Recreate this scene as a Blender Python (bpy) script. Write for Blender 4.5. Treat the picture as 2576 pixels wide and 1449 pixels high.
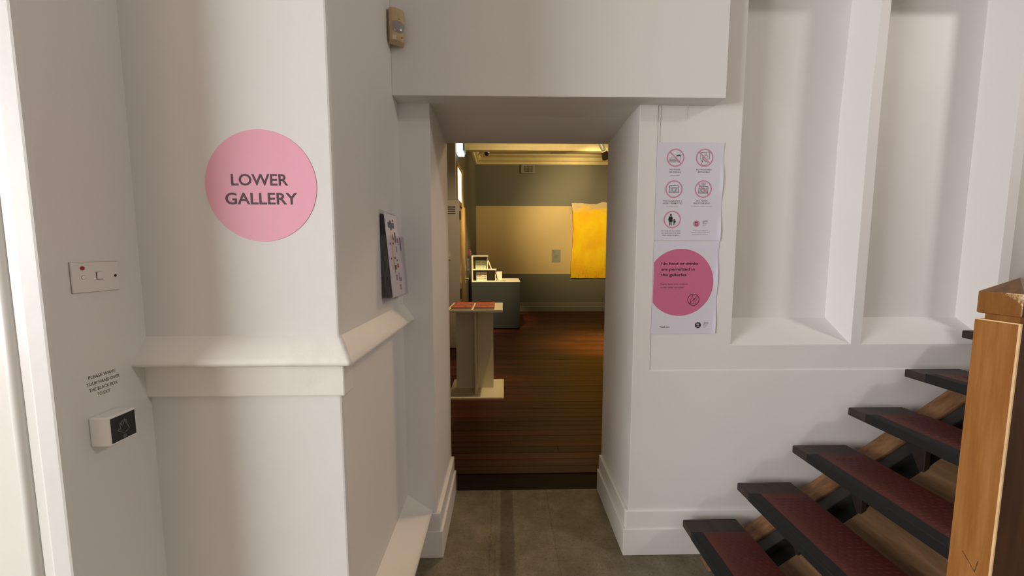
import bpy, bmesh, math, random
from mathutils import Vector, Matrix
random.seed(7)
for o in list(bpy.data.objects): bpy.data.objects.remove(o)
sc = bpy.context.scene
C = sc.collection

# ------------------------------------------------------------ camera
cam_d = bpy.data.cameras.new('camera'); cam = bpy.data.objects.new('camera', cam_d); C.objects.link(cam)
cam_d.sensor_fit = 'HORIZONTAL'; cam_d.sensor_width = 36.0; cam_d.lens = 960.0/2576.0*36.0
cam_d.clip_start = 0.02; cam_d.clip_end = 60
cam.location = (0, 0, 1.434)
cam.rotation_euler = (math.radians(90-5.2079), 0, math.radians(-1.1886))
sc.camera = cam
# ------------------------------------------------------------ world, lights, exposure
w = bpy.data.worlds.new('world'); sc.world = w; w.use_nodes = True
w.node_tree.nodes['Background'].inputs[0].default_value = (0.75, 0.85, 1, 1)
w.node_tree.nodes['Background'].inputs[1].default_value = 0.6
sc.view_settings.view_transform = 'Standard'; sc.view_settings.look = 'None'
sc.view_settings.exposure = -0.07; sc.view_settings.gamma = 1.0
sc.view_settings.use_curve_mapping = False

def look(o, target):
    d = Vector(target) - o.location
    o.rotation_euler = d.to_track_quat('-Z', 'Y').to_euler()
def area(name, loc, target, sx, sy, power, col):
    l = bpy.data.lights.new(name, 'AREA'); l.shape = 'RECTANGLE'; l.size = sx; l.size_y = sy
    l.energy = power; l.color = col
    o = bpy.data.objects.new(name, l); C.objects.link(o); o.location = loc; look(o, target); return o
def spot(name, loc, target, power, col, ang, blend=0.6, size=0.04):
    l = bpy.data.lights.new(name, 'SPOT'); l.energy = power; l.color = col; l.spot_size = math.radians(ang)
    l.spot_blend = blend; l.shadow_soft_size = size
    o = bpy.data.objects.new(name, l); C.objects.link(o); o.location = loc; look(o, target); return o
# daylight entering by the tall window in the left wall, behind the camera
area('left_window_daylight', (-4.43, -1.55, 1.85), (-1.0, -1.1, 1.7), 2.7, 2.1, 262, (1.0, 0.99, 0.985)).data.shape = 'ELLIPSE'
# high stair window in the right wall
area('stair_window_daylight', (4.02, -0.05, 3.5), (2.0, 1.6, 1.0), 0.42, 0.42, 34, (1.0, 0.92, 0.86))
# weak fill light from behind, set in an added back window
area('back_fill', (0.9, -3.43, 1.9), (0.9, 0, 1.7), 1.2, 1.5, 6, (0.95, 0.97, 1.0))
WARM = (1.0, 0.66, 0.26)
spot('canvas_spot_light', (2.45, 6.95, 3.45), (2.15, 9.3, 1.80), 1700, (1.0, 0.80, 0.36), 44, 0.8)
spot('wall_spot_light', (1.36, 5.95, 2.98), (2.1, 9.3, 2.1), 420, (1.0, 0.76, 0.36), 70, 1.0)
spot('cornice_fill_spot', (3.0, 7.5, 3.25), (0.2, 9.3, 3.55), 190, (1.0, 0.76, 0.36), 75, 1.0)  # added spot, hidden beside the opening, lifts the back cornice
spot('beam_fill_spot', (0.9, 4.4, 2.9), (0.9, 7.0, 3.5), 120, (1.0, 0.80, 0.42), 100, 1.0)  # added spot without a fitting, brightens the beam face
spot('counter_spot_light', (-0.1, 5.3, 3.55), (-0.35, 7.3, 1.0), 700, (1.0, 0.80, 0.48), 34, 0.8)
spot('brochure_spot_light', (0.7, 3.6, 3.6), (-0.35, 3.95, 0.8), 190, (1.0, 0.76, 0.42), 34, 0.8)
spot('floor_spot_light', (2.9, 5.6, 3.6), (1.75, 5.9, 0.0), 1300, (1.0, 0.66, 0.28), 34, 1.0)
spot('doorway_spot_light', (1.9, 4.6, 3.5), (-0.42, 1.5, 0.75), 190, (1.0, 0.66, 0.40), 30, 1.0, 0.30)
spot('door_leaf_fill_spot', (0.2, 3.4, 3.55), (-0.85, 5.7, 1.5), 110, (1.0, 0.80, 0.55), 42, 1.0)  # added spot to lighten the pale door leaf
area('gallery_ambient_fill', (0.9, 5.4, 3.66), (0.9, 5.4, 0), 1.6, 2.4, 26, (1.0, 0.74, 0.38))  # added warm area light for ambient fill, no ceiling fitting

# ------------------------------------------------------------ materials
def nodes_of(name):
    m = bpy.data.materials.new(name); m.use_nodes = True
    nt = m.node_tree; b = nt.nodes['Principled BSDF']; return m, nt, b
def N(nt, t, **kw):
    n = nt.nodes.new(t)
    for k, v in kw.items():
        if k.startswith('i_'):
            key = k[2:]; key = int(key) if key.isdigit() else key.replace('_', ' ')
            n.inputs[key].default_value = v
        else: setattr(n, k, v)
    return n
def ramp(nt, stops):
    r = nt.nodes.new('ShaderNodeValToRGB'); e = r.color_ramp.elements
    e[0].position, e[0].color = stops[0][0], (*stops[0][1], 1)
    e[1].position, e[1].color = stops[-1][0], (*stops[-1][1], 1)
    for p, c in stops[1:-1]:
        x = e.new(p); x.color = (*c, 1)
    return r
def pos(nt, scale=(1, 1, 1)):
    g = nt.nodes.new('ShaderNodeNewGeometry'); mp = nt.nodes.new('ShaderNodeMapping')
    mp.inputs['Scale'].default_value = scale; nt.links.new(g.outputs['Position'], mp.inputs['Vector']); return mp.outputs[0]
def objc(nt, scale=(1, 1, 1)):
    g = nt.nodes.new('ShaderNodeTexCoord'); mp = nt.nodes.new('ShaderNodeMapping')
    mp.inputs['Scale'].default_value = scale; nt.links.new(g.outputs['Object'], mp.inputs['Vector']); return mp.outputs[0]
def plain(name, col, rough=0.6, metal=0, bump=0, bscale=60, var=0.0, coat=0, alpha=None, vscale=6):
    m, nt, b = nodes_of(name)
    b.inputs['Roughness'].default_value = rough; b.inputs['Metallic'].default_value = metal
    b.inputs['Coat Weight'].default_value = coat
    v = pos(nt)
    if var > 0:
        n = N(nt, 'ShaderNodeTexNoise', i_Scale=vscale, i_Detail=4.0); nt.links.new(v, n.inputs['Vector'])
        lo = tuple(max(0, c*(1-var)) for c in col); hi = tuple(min(1, c*(1+var)) for c in col)
        r = ramp(nt, [(0.3, lo), (0.7, hi)]); nt.links.new(n.outputs['Fac'], r.inputs[0]); nt.links.new(r.outputs[0], b.inputs['Base Color'])
    else: b.inputs['Base Color'].default_value = (*col, 1)
    if bump > 0:
        n2 = N(nt, 'ShaderNodeTexNoise', i_Scale=bscale, i_Detail=5.0); nt.links.new(v, n2.inputs['Vector'])
        bp = N(nt, 'ShaderNodeBump', i_Strength=bump, i_Distance=0.002); nt.links.new(n2.outputs['Fac'], bp.inputs['Height'])
        nt.links.new(bp.outputs[0], b.inputs['Normal'])
    return m
def plaster(name, col, strong=0.25, rough=0.55):
    m, nt, b = nodes_of(name); v = pos(nt)
    n = N(nt, 'ShaderNodeTexNoise', i_Scale=2.2, i_Detail=3.0); nt.links.new(v, n.inputs['Vector'])
    r = ramp(nt, [(0.3, tuple(c*0.975 for c in col)), (0.7, col)]); nt.links.new(n.outputs['Fac'], r.inputs[0])
    nt.links.new(r.outputs[0], b.inputs['Base Color']); b.inputs['Roughness'].default_value = rough
    n1 = N(nt, 'ShaderNodeTexNoise', i_Scale=9.0, i_Detail=3.0); nt.links.new(v, n1.inputs['Vector'])
    n2 = N(nt, 'ShaderNodeTexNoise', i_Scale=130.0, i_Detail=5.0); nt.links.new(v, n2.inputs['Vector'])
    a = N(nt, 'ShaderNodeMath', operation='MULTIPLY_ADD'); a.inputs[1].default_value = 0.12
    nt.links.new(n2.outputs['Fac'], a.inputs[0]); nt.links.new(n1.outputs['Fac'], a.inputs[2])
    bp = N(nt, 'ShaderNodeBump', i_Strength=strong, i_Distance=0.006); nt.links.new(a.outputs[0], bp.inputs['Height'])
    nt.links.new(bp.outputs[0], b.inputs['Normal']); return m
def wood(name, dark, mid, light, scale, rough=0.4, coat=0.2, wear=None, seedoff=0.0, bump=0.15):
    """scale: noise scale per axis, low value along the grain"""
    m, nt, b = nodes_of(name); v = pos(nt, scale)
    n = N(nt, 'ShaderNodeTexNoise', i_Scale=1.0, i_Detail=6.0, i_Roughness=0.65); nt.links.new(v, n.inputs['Vector'])
    oi = N(nt, 'ShaderNodeObjectInfo')
    add = N(nt, 'ShaderNodeMath', operation='MULTIPLY_ADD'); add.inputs[1].default_value = seedoff; 
    nt.links.new(oi.outputs['Random'], add.inputs[0]); nt.links.new(n.outputs['Fac'], add.inputs[2])
    sub = N(nt, 'ShaderNodeMath', operation='SUBTRACT'); sub.inputs[1].default_value = seedoff/2; nt.links.new(add.outputs[0], sub.inputs[0])
    r = ramp(nt, [(0.28, dark), (0.5, mid), (0.74, light)]); nt.links.new(sub.outputs[0], r.inputs[0])
    col = r.outputs[0]
    if wear:
        n3 = N(nt, 'ShaderNodeTexNoise', i_Scale=14.0, i_Detail=8.0, i_Roughness=0.75); nt.links.new(pos(nt), n3.inputs['Vector'])
        r3 = ramp(nt, [(wear[1], (0, 0, 0)), (wear[1]+0.06, (1, 1, 1))]); 
        src = n3.outputs['Fac']
        if len(wear) > 2:                                   # worn by hands along one edge of the piece
            g3 = nt.nodes.new('ShaderNodeNewGeometry'); dp = N(nt, 'ShaderNodeVectorMath', operation='DOT_PRODUCT'); dp.inputs[1].default_value = wear[2][:3]
            nt.links.new(g3.outputs['Position'], dp.inputs[0])
            ad = N(nt, 'ShaderNodeMath', operation='ADD'); ad.inputs[1].default_value = wear[2][3]; nt.links.new(dp.outputs['Value'], ad.inputs[0])
            ae = N(nt, 'ShaderNodeMath', operation='ADD'); nt.links.new(ad.outputs[0], ae.inputs[0]); nt.links.new(src, ae.inputs[1]); src = ae.outputs[0]
        nt.links.new(src, r3.inputs[0])
        mx = N(nt, 'ShaderNodeMixRGB'); nt.links.new(r3.outputs[0], mx.inputs[0]); nt.links.new(col, mx.inputs[1]); mx.inputs[2].default_value = (*wear[0], 1)
        col = mx.outputs[0]
    nt.links.new(col, b.inputs['Base Color']); b.inputs['Roughness'].default_value = rough
    b.inputs['Coat Weight'].default_value = coat; b.inputs['Coat Roughness'].default_value = 0.25
    if 'jarrah' in name: b.inputs['Specular IOR Level'].default_value = 0.22
    if 'sill' in name: b.inputs['Specular IOR Level'].default_value = 0.06
    bp = N(nt, 'ShaderNodeBump', i_Strength=bump, i_Distance=0.001); nt.links.new(n.outputs['Fac'], bp.inputs['Height'])
    nt.links.new(bp.outputs[0], b.inputs['Normal']); return m
def clear(name, tint=(0.95, 0.95, 0.97), a=0.05):
    m, nt, b = nodes_of(name); nt.nodes.remove(b); out = nt.nodes['Material Output']
    t = N(nt, 'ShaderNodeBsdfTransparent'); t.inputs[0].default_value = (*tint, 1)
    g = N(nt, 'ShaderNodeBsdfGlossy'); g.inputs['Roughness'].default_value = 0.08
    mx = N(nt, 'ShaderNodeMixShader'); mx.inputs[0].default_value = a
    nt.links.new(t.outputs[0], mx.inputs[1]); nt.links.new(g.outputs[0], mx.inputs[2]); nt.links.new(mx.outputs[0], out.inputs[0]); return m
def emit(name, col, s):
    m, nt, b = nodes_of(name); b.inputs['Base Color'].default_value = (*col, 1)
    b.inputs['Emission Color'].default_value = (*col, 1); b.inputs['Emission Strength'].default_value = s; return m

def concrete():
    m, nt, b = nodes_of('stained concrete'); v = pos(nt)
    n = N(nt, 'ShaderNodeTexNoise', i_Scale=5.0, i_Detail=9.0, i_Roughness=0.72); nt.links.new(v, n.inputs['Vector'])
    r = ramp(nt, [(0.30, (0.115, 0.094, 0.055)), (0.5, (0.195, 0.165, 0.105)), (0.70, (0.29, 0.25, 0.172))]); nt.links.new(n.outputs['Fac'], r.inputs[0])
    n2 = N(nt, 'ShaderNodeTexNoise', i_Scale=95.0, i_Detail=7.0, i_Roughness=0.75); nt.links.new(v, n2.inputs['Vector'])
    r2 = ramp(nt, [(0.375, (0.25, 0.23, 0.19)), (0.44, (0.9, 0.9, 0.9)), (0.6, (1, 1, 1))]); nt.links.new(n2.outputs['Fac'], r2.inputs[0])
    mx = N(nt, 'ShaderNodeMixRGB', blend_type='MULTIPLY'); mx.inputs[0].default_value = 0.7
    nt.links.new(r.outputs[0], mx.inputs[1]); nt.links.new(r2.outputs[0], mx.inputs[2])
    col = mx.outputs[0]
    g = nt.nodes.new('ShaderNodeNewGeometry'); s = nt.nodes.new('ShaderNodeSeparateXYZ'); nt.links.new(g.outputs['Position'], s.inputs[0])
    n4 = N(nt, 'ShaderNodeTexNoise', i_Scale=30.0, i_Detail=5.0); nt.links.new(v, n4.inputs['Vector'])
    wob = N(nt, 'ShaderNodeMath', operation='MULTIPLY_ADD'); wob.inputs[1].default_value = 0.018
    nt.links.new(n4.outputs['Fac'], wob.inputs[0]); nt.links.new(s.outputs['X'], wob.inputs[2])
    def band(x0, hw, soft, colr, fac, col, axis=None):
        src = axis or wob.outputs[0]
        d = N(nt, 'ShaderNodeMath', operation='SUBTRACT'); d.inputs[1].default_value = x0; nt.links.new(src, d.inputs[0])
        a = N(nt, 'ShaderNodeMath', operation='ABSOLUTE'); nt.links.new(d.outputs[0], a.inputs[0])
        mr = N(nt, 'ShaderNodeMapRange'); mr.inputs[1].default_value = hw; mr.inputs[2].default_value = hw+soft; mr.inputs[3].default_value = fac; mr.inputs[4].default_value = 0
        nt.links.new(a.outputs[0], mr.inputs[0])
        q = N(nt, 'ShaderNodeMixRGB', blend_type='MULTIPLY'); nt.links.new(mr.outputs[0], q.inputs[0]); nt.links.new(col, q.inputs[1]); q.inputs[2].default_value = (*colr, 1)
        return q.outputs[0]
    col = band(0.022, 0.030, 0.012, (0.42, 0.40, 0.40), 0.85, col)       # dark strip left by an old channel
    for x0 in (-0.038, -0.062, 0.26):
        col = band(x0, 0.0012, 0.004, (0.55, 0.5, 0.42), 0.45, col)
    wy = N(nt, 'ShaderNodeMath', operation='MULTIPLY_ADD'); wy.inputs[1].default_value = 0.02
    nt.links.new(n4.outputs['Fac'], wy.inputs[0]); nt.links.new(s.outputs['Y'], wy.inputs[2])
    col = band(1.74, 0.001, 0.004, (0.6, 0.55, 0.5), 0.3, col, wy.outputs[0])
    nt.links.new(col, b.inputs['Base Color']); b.inputs['Roughness'].default_value = 0.55
    bp = N(nt, 'ShaderNodeBump', i_Strength=0.25, i_Distance=0.003); nt.links.new(n2.outputs['Fac'], bp.inputs['Height'])
    nt.links.new(bp.outputs[0], b.inputs['Normal']); return m

def canvas_mat():
    m, nt, b = nodes_of('yellow painted canvas')
    tc = nt.nodes.new('ShaderNodeTexCoord'); s = nt.nodes.new('ShaderNodeSeparateXYZ'); nt.links.new(tc.outputs['Object'], s.inputs[0])
    def nz(sc3, det, rough=0.6):
        mp = nt.nodes.new('ShaderNodeMapping'); mp.inputs['Scale'].default_value = sc3; nt.links.new(tc.outputs['Object'], mp.inputs[0])
        n = N(nt, 'ShaderNodeTexNoise', i_Scale=1.0, i_Detail=det, i_Roughness=rough); nt.links.new(mp.outputs[0], n.inputs['Vector']); return n.outputs['Fac']
    a = ramp(nt, [(0.25, (0.88, 0.42, 0.008)), (0.42, (0.94, 0.53, 0.003)), (0.60, (0.97, 0.67, 0.002))]); nt.links.new(nz((2.4, 2, 1.8), 5), a.inputs[0])
    # raw cloth at the top: height + noise
    h = N(nt, 'ShaderNodeMath', operation='MULTIPLY_ADD'); h.inputs[1].default_value = 0.55; nt.links.new(nz((2.2, 2, 7), 7, 0.7), h.inputs[0]); nt.links.new(s.outputs['Z'], h.inputs[2])
    mr = N(nt, 'ShaderNodeMapRange'); mr.inputs[1].default_value = 1.88; mr.inputs[2].default_value = 2.0; nt.links.new(h.outputs[0], mr.inputs[0])
    mx = N(nt, 'ShaderNodeMixRGB'); nt.links.new(mr.outputs[0], mx.inputs[0]); nt.links.new(a.outputs[0], mx.inputs[1]); mx.inputs[2].default_value = (0.62, 0.50, 0.30, 1)
    # dark scuffs, mostly low and to the left
    sp = ramp(nt, [(0.57, (0, 0, 0)), (0.63, (1, 1, 1))]); nt.links.new(nz((22, 10, 16), 8, 0.8), sp.inputs[0])
    mk = N(nt, 'ShaderNodeMapRange'); mk.inputs[1].default_value = 0.55; mk.inputs[2].default_value = 0.05; nt.links.new(s.outputs['Z'], mk.inputs[0])
    mu = N(nt, 'ShaderNodeMath', operation='MULTIPLY'); nt.links.new(sp.outputs[0], mu.inputs[0]); nt.links.new(mk.outputs[0], mu.inputs[1])
    m2 = N(nt, 'ShaderNodeMixRGB'); nt.links.new(mu.outputs[0], m2.inputs[0]); nt.links.new(mx.outputs[0], m2.inputs[1]); m2.inputs[2].default_value = (0.32, 0.16, 0.02, 1)
    nt.links.new(m2.outputs[0], b.inputs['Base Color']); b.inputs['Roughness'].default_value = 0.8; return m

M = dict(
    wall=plaster('white wall paint', (0.80, 0.79, 0.772)),
    trim=plaster('white gloss trim paint', (0.83, 0.815, 0.79), 0.12, 0.35),
    rough=plaster('thick white paint on plaster', (0.84, 0.82, 0.77), 0.5, 0.5),
    door=plaster('white door paint', (0.84, 0.82, 0.78), 0.05, 0.35),
    back=plain('unseen wall bounce tint', (0.52, 0.41, 0.33), 0.7),  # warm brown invented for unseen walls to tint the bounced light
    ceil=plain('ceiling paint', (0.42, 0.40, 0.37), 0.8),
    concrete=concrete(),
    plank=wood('varnished jarrah boards', (0.026, 0.0048, 0.0009), (0.056, 0.0112, 0.0020), (0.110, 0.025, 0.0045), (0.9, 26, 8), 0.42, 0.03, seedoff=0.30),
    sill=wood('dark worn sill timber', (0.006, 0.003, 0.002), (0.013, 0.006, 0.0035), (0.025, 0.011, 0.006), (2, 40, 8), 0.6, 0.1),
    gap=plain('dark floor cavity', (0.006, 0.004, 0.003), 0.9),
    tread=wood('dark stained tread timber', (0.014, 0.007, 0.0055), (0.026, 0.0135, 0.0105), (0.044, 0.024, 0.019), (40, 3, 20), 0.55, 0.03),
    stringer=wood('bare brown stringer timber', (0.12, 0.052, 0.02), (0.22, 0.105, 0.043), (0.34, 0.18, 0.08), (5, 30, 12), 0.55, 0.0, ((0.06, 0.028, 0.014), 0.60)),
    soffitwood=wood('brown board timber under the stairs', (0.10, 0.052, 0.022), (0.175, 0.095, 0.043), (0.28, 0.165, 0.08), (26, 3, 14), 0.6, 0.0),
    riser=wood('reddish brown bracket timber', (0.007, 0.003, 0.002), (0.013, 0.005, 0.0035), (0.022, 0.009, 0.006), (3, 30, 30), 0.6, 0.0),
    steel=plain('dark painted steel', (0.035, 0.032, 0.030), 0.5, 0.2, 0.3, 80, 0.3),
    rubber=plain('black ribbed rubber nosing', (0.004, 0.0045, 0.005), 0.75, 0, 0.1, 150),
    mat=plain('dark red rubber mat', (0.085, 0.0125, 0.008), 0.6, 0, 0.15, 200, 0.12),
    post=wood('honey varnished newel timber', (0.23, 0.078, 0.012), (0.33, 0.130, 0.028), (0.44, 0.205, 0.062), (34, 34, 2.4), 0.38, 0.25),
    postdark=wood('newel timber for shaded side and scratch', (0.035, 0.014, 0.006), (0.062, 0.024, 0.010), (0.095, 0.04, 0.016), (30, 30, 2.4), 0.45, 0.2),  # shade of the front side put into the colour; also draws the scratch
    postcap=wood('brown newel cap timber', (0.10, 0.045, 0.02), (0.16, 0.078, 0.038), (0.23, 0.13, 0.07), (30, 30, 8), 0.45, 0.1),
    postworn=wood('worn newel cap timber', (0.15, 0.055, 0.010), (0.25, 0.10, 0.020), (0.36, 0.17, 0.045), (30, 30, 4), 0.4, 0.2, ((0.72, 0.53, 0.30), 0.62, (0.0, -4.2, 5.5, -(-4.2*0.815+5.5*1.336)))),
    postedge=plain('bare worn timber edge', (0.80, 0.55, 0.30), 0.5, 0, 0, 60, 0.2),
    plastic=plain('white plastic', (0.80, 0.775, 0.745), 0.3),
    plasticw=plain('glossy white plastic housing', (0.88, 0.87, 0.84), 0.22),
    line=plain('dark line', (0.12, 0.10, 0.085), 0.7),
    shade=plain('soft joint line', (0.36, 0.33, 0.29), 0.7),
    redbox=plain('dark red call point', (0.12, 0.008, 0.006), 0.5),
    red=plain('red indicator', (0.42, 0.012, 0.022), 0.3),
    black=plain('gloss black panel', (0.010, 0.010, 0.011), 0.18),
    hole=plain('black hole', (0.004, 0.004, 0.004), 0.8),
    ink=plain('black ink', (0.016, 0.012, 0.016), 0.6),
    inkpurple=plain('dark plum vinyl lettering', (0.055, 0.014, 0.026), 0.5),
    inkgrey=plain('grey ink', (0.30, 0.30, 0.32), 0.6),
    pinkvinyl=plain('light pink vinyl', (0.88, 0.41, 0.53), 0.45),
    paper=plain('white poster paper', (0.70, 0.70, 0.80), 0.55, 0, 0.08, 12),
    pinkprint=plain('rose pink print', (0.60, 0.155, 0.295), 0.5),
    pinkring=plain('dusty pink print', (0.62, 0.26, 0.40), 0.5),
    beige=plain('aged beige plastic', (0.53, 0.40, 0.215), 0.25, 0, 0, 10, 0.05, 0.4),
    lens=plain('frosted grey lens', (0.30, 0.275, 0.27), 0.22, 0, 0, 10, 0, 0.6),
    acrylic=clear('clear acrylic'), glass=clear('window glass', (1, 1, 1), 0.06),
    leaf=plain('leaflet paper', (0.76, 0.72, 0.77), 0.5),
    leafdark=plain('dark leaflet cover', (0.03, 0.028, 0.04), 0.4),
    blue=plain('slate blue print', (0.10, 0.13, 0.18), 0.5), lred=plain('red print', (0.45, 0.05, 0.10), 0.5),
    yellow=plain('yellow print', (0.75, 0.62, 0.28), 0.5),
    gwall=plaster('grey green gallery paint', (0.135, 0.130, 0.105), 0.15, 0.6),
    gband=plaster('cream band paint', (0.60, 0.455, 0.22), 0.12, 0.6),
    gpale=plaster('gallery near wall paint', (0.44, 0.40, 0.33), 0.1, 0.6),
    gleaf=plain('pale door leaf paint', (0.62, 0.55, 0.45), 0.5),
    gtrim=plain('grey skirting paint', (0.19, 0.18, 0.145), 0.45),
    gline=plain('pale skirting bead', (0.40, 0.38, 0.31), 0.5),
    cornice=plain('cream cornice plaster', (0.80, 0.67, 0.38), 0.7, 0, 0.3, 30, 0.05),
    gceil=plain('gallery ceiling paint', (0.60, 0.50, 0.31), 0.8),
    counter=plain('charcoal painted board', (0.030, 0.033, 0.028), 0.55, 0, 0, 10, 0.06),
    mdf=plain('cream painted board', (0.78, 0.70, 0.50), 0.5),
    cover=plain('orange red booklet cover', (0.48, 0.065, 0.018), 0.5, 0, 0, 10, 0.2, 0.0, vscale=30),
    mint=plain('pale green pack print', (0.45, 0.52, 0.33), 0.5), packcream=plain('cream pack card', (0.72, 0.66, 0.50), 0.5),
    honey=wood('honey door timber', (0.26, 0.15, 0.04), (0.40, 0.25, 0.08), (0.55, 0.37, 0.14), (30, 30, 2), 0.4, 0.3),
    lampmetal=plain('pale metal lamp body', (0.45, 0.46, 0.36), 0.35, 0.4), lampdark=plain('dark lamp shroud', (0.045, 0.028, 0.016), 0.45, 0.3),
    daylight=emit('daylit window pane', (1.0, 0.93, 0.68), 2.2), signlit=emit('lit sign diffuser', (0.78, 0.93, 1.0), 1.6),
    canvas=canvas_mat(), brass=plain('dull brass', (0.35, 0.25, 0.10), 0.4, 0.8), chrome=plain('chrome', (0.6, 0.6, 0.6), 0.2, 1.0),
    tealcase=plain('pale blue sign casing', (0.35, 0.50, 0.50), 0.3),
    labelgrey=plain('grey label card', (0.28, 0.28, 0.22), 0.6),
)

# ------------------------------------------------------------ mesh helpers
class MB:
    def __init__(s): s.v = []; s.f = []
    def poly(s, pts):
        i = len(s.v); s.v += [tuple(p) for p in pts]; s.f.append(tuple(range(i, i+len(pts)))); return s
    def box(s, x0, x1, y0, y1, z0, z1):
        i = len(s.v)
        s.v += [(x, y, z) for z in (z0, z1) for y in (y0, y1) for x in (x0, x1)]
        for f in ((0, 2, 3, 1), (4, 5, 7, 6), (0, 1, 5, 4), (2, 6, 7, 3), (0, 4, 6, 2), (1, 3, 7, 5)):
            s.f.append(tuple(i+k for k in f))
        return s
    def prism(s, pts, d):
        """closed polygon pts (3D, planar) extruded by vector d"""
        n = len(pts); i = len(s.v); d = Vector(d)
        s.v += [tuple(p) for p in pts] + [tuple(Vector(p)+d) for p in pts]
        s.f.append(tuple(i+k for k in range(n))[::-1]); s.f.append(tuple(i+n+k for k in range(n)))
        for k in range(n): s.f.append((i+k, i+(k+1) % n, i+n+(k+1) % n, i+n+k))
        return s
    def tube(s, p, q, r0, r1=None, n=12, caps=True):
        r1 = r0 if r1 is None else r1
        p = Vector(p); q = Vector(q); a = (q-p).normalized(); b = a.orthogonal().normalized(); c = a.cross(b); i = len(s.v)
        for P, r in ((p, r0), (q, r1)):
            s.v += [tuple(P+(b*math.cos(t)+c*math.sin(t))*r) for t in [2*math.pi*k/n for k in range(n)]]
        for k in range(n): s.f.append((i+k, i+(k+1) % n, i+n+(k+1) % n, i+n+k))
        if caps: s.f.append(tuple(i+k for k in range(n))[::-1]); s.f.append(tuple(i+n+k for k in range(n)))
        return s
    def dome(s, c, ax, r, h, n=14, rings=5):
        c = Vector(c); a = Vector(ax).normalized(); b = a.orthogonal().normalized(); e = a.cross(b); i = len(s.v)
        for j in range(rings):
            t = j/rings*math.pi/2
            s.v += [tuple(c+a*h*math.sin(t)+(b*math.cos(u)+e*math.sin(u))*r*math.cos(t)) for u in [2*math.pi*k/n for k in range(n)]]
        s.v.append(tuple(c+a*h)); top = len(s.v)-1
        for j in range(rings-1):
            for k in range(n): s.f.append((i+j*n+k, i+j*n+(k+1) % n, i+(j+1)*n+(k+1) % n, i+(j+1)*n+k))
        for k in range(n): s.f.append((i+(rings-1)*n+k, i+(rings-1)*n+(k+1) % n, top))
        s.f.append(tuple(i+k for k in range(n))[::-1]); return s
def tag(o, label=None, cat=None, group=None, kind=None):
    if label: o['label'] = label
    if cat: o['category'] = cat
    if group: o['group'] = group
    if kind: o['kind'] = kind
    return o
def wloc(o):
    p = Vector((0, 0, 0))
    while o is not None: p = p + o.location; o = o.parent
    return p
def obj(name, mb, mat, parent=None, bevel=0, seg=2, base=True, smooth=False, recalc=True):
    """mb in world coordinates; becomes ONE mesh object, re-based on its parent or on its own footprint"""
    if parent is not None: o0 = wloc(parent)
    elif base and mb.v:
        xs, ys, zs = zip(*mb.v); o0 = Vector(((min(xs)+max(xs))/2, (min(ys)+max(ys))/2, min(zs)))
    else: o0 = Vector((0, 0, 0))
    me = bpy.data.meshes.new(name); me.from_pydata([tuple(Vector(v)-o0) for v in mb.v], [], mb.f); me.validate()
    if recalc:
        bm = bmesh.new(); bm.from_mesh(me); bmesh.ops.remove_doubles(bm, verts=bm.verts, dist=1e-6)
        bmesh.ops.recalc_face_normals(bm, faces=bm.faces); bm.to_mesh(me); bm.free()
    me.materials.append(M[mat] if isinstance(mat, str) else mat)
    o = bpy.data.objects.new(name, me); C.objects.link(o)
    if parent is not None: o.parent = parent
    else: o.location = o0
    if bevel:
        b = o.modifiers.new('bevel', 'BEVEL'); b.width = bevel; b.segments = seg; b.limit_method = 'ANGLE'; b.angle_limit = math.radians(35)
    if smooth or bevel:
        for p in me.polygons: p.use_smooth = bool(smooth)
    return o
def thing(name, label, cat, loc=(0, 0, 0), group=None):
    o = bpy.data.objects.new(name, None); C.objects.link(o); o.location = loc; o.empty_display_size = 0.05
    return tag(o, label, cat, group)
def struct(name, mb, mat, parent=None, **kw):
    o = obj(name, mb, mat, parent, **kw)
    if parent is None: o['kind'] = 'structure'
    return o
def copy_tree(o, parent=None, keep=True):
    c = o.copy(); C.objects.link(c); c.parent = parent
    for ch in list(o.children): copy_tree(ch, c)
    return c
def grid_solid(xs, ys, zs, solid):
    """boundary faces of the solid cells of an axis grid, vertices shared"""
    idx = {}; mb = MB()
    def vid(i, j, k):
        if (i, j, k) not in idx: idx[(i, j, k)] = len(mb.v); mb.v.append((xs[i], ys[j], zs[k]))
        return idx[(i, j, k)]
    nx, ny, nz = len(xs)-1, len(ys)-1, len(zs)-1
    def S(i, j, k):
        if not (0 <= i < nx and 0 <= j < ny and 0 <= k < nz): return False
        return solid((xs[i]+xs[i+1])/2, (ys[j]+ys[j+1])/2, (zs[k]+zs[k+1])/2)
    for i in range(nx):
        for j in range(ny):
            for k in range(nz):
                if not S(i, j, k): continue
                if not S(i-1, j, k): mb.f.append((vid(i, j, k), vid(i, j, k+1), vid(i, j+1, k+1), vid(i, j+1, k)))
                if not S(i+1, j, k): mb.f.append((vid(i+1, j, k), vid(i+1, j+1, k), vid(i+1, j+1, k+1), vid(i+1, j, k+1)))
                if not S(i, j-1, k): mb.f.append((vid(i, j, k), vid(i+1, j, k), vid(i+1, j, k+1), vid(i, j, k+1)))
                if not S(i, j+1, k): mb.f.append((vid(i, j+1, k), vid(i, j+1, k+1), vid(i+1, j+1, k+1), vid(i+1, j+1, k)))
                if not S(i, j, k-1): mb.f.append((vid(i, j, k), vid(i, j+1, k), vid(i+1, j+1, k), vid(i+1, j, k)))
                if not S(i, j, k+1): mb.f.append((vid(i, j, k+1), vid(i+1, j, k+1), vid(i+1, j+1, k+1), vid(i, j+1, k+1)))
    return mb

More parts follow.
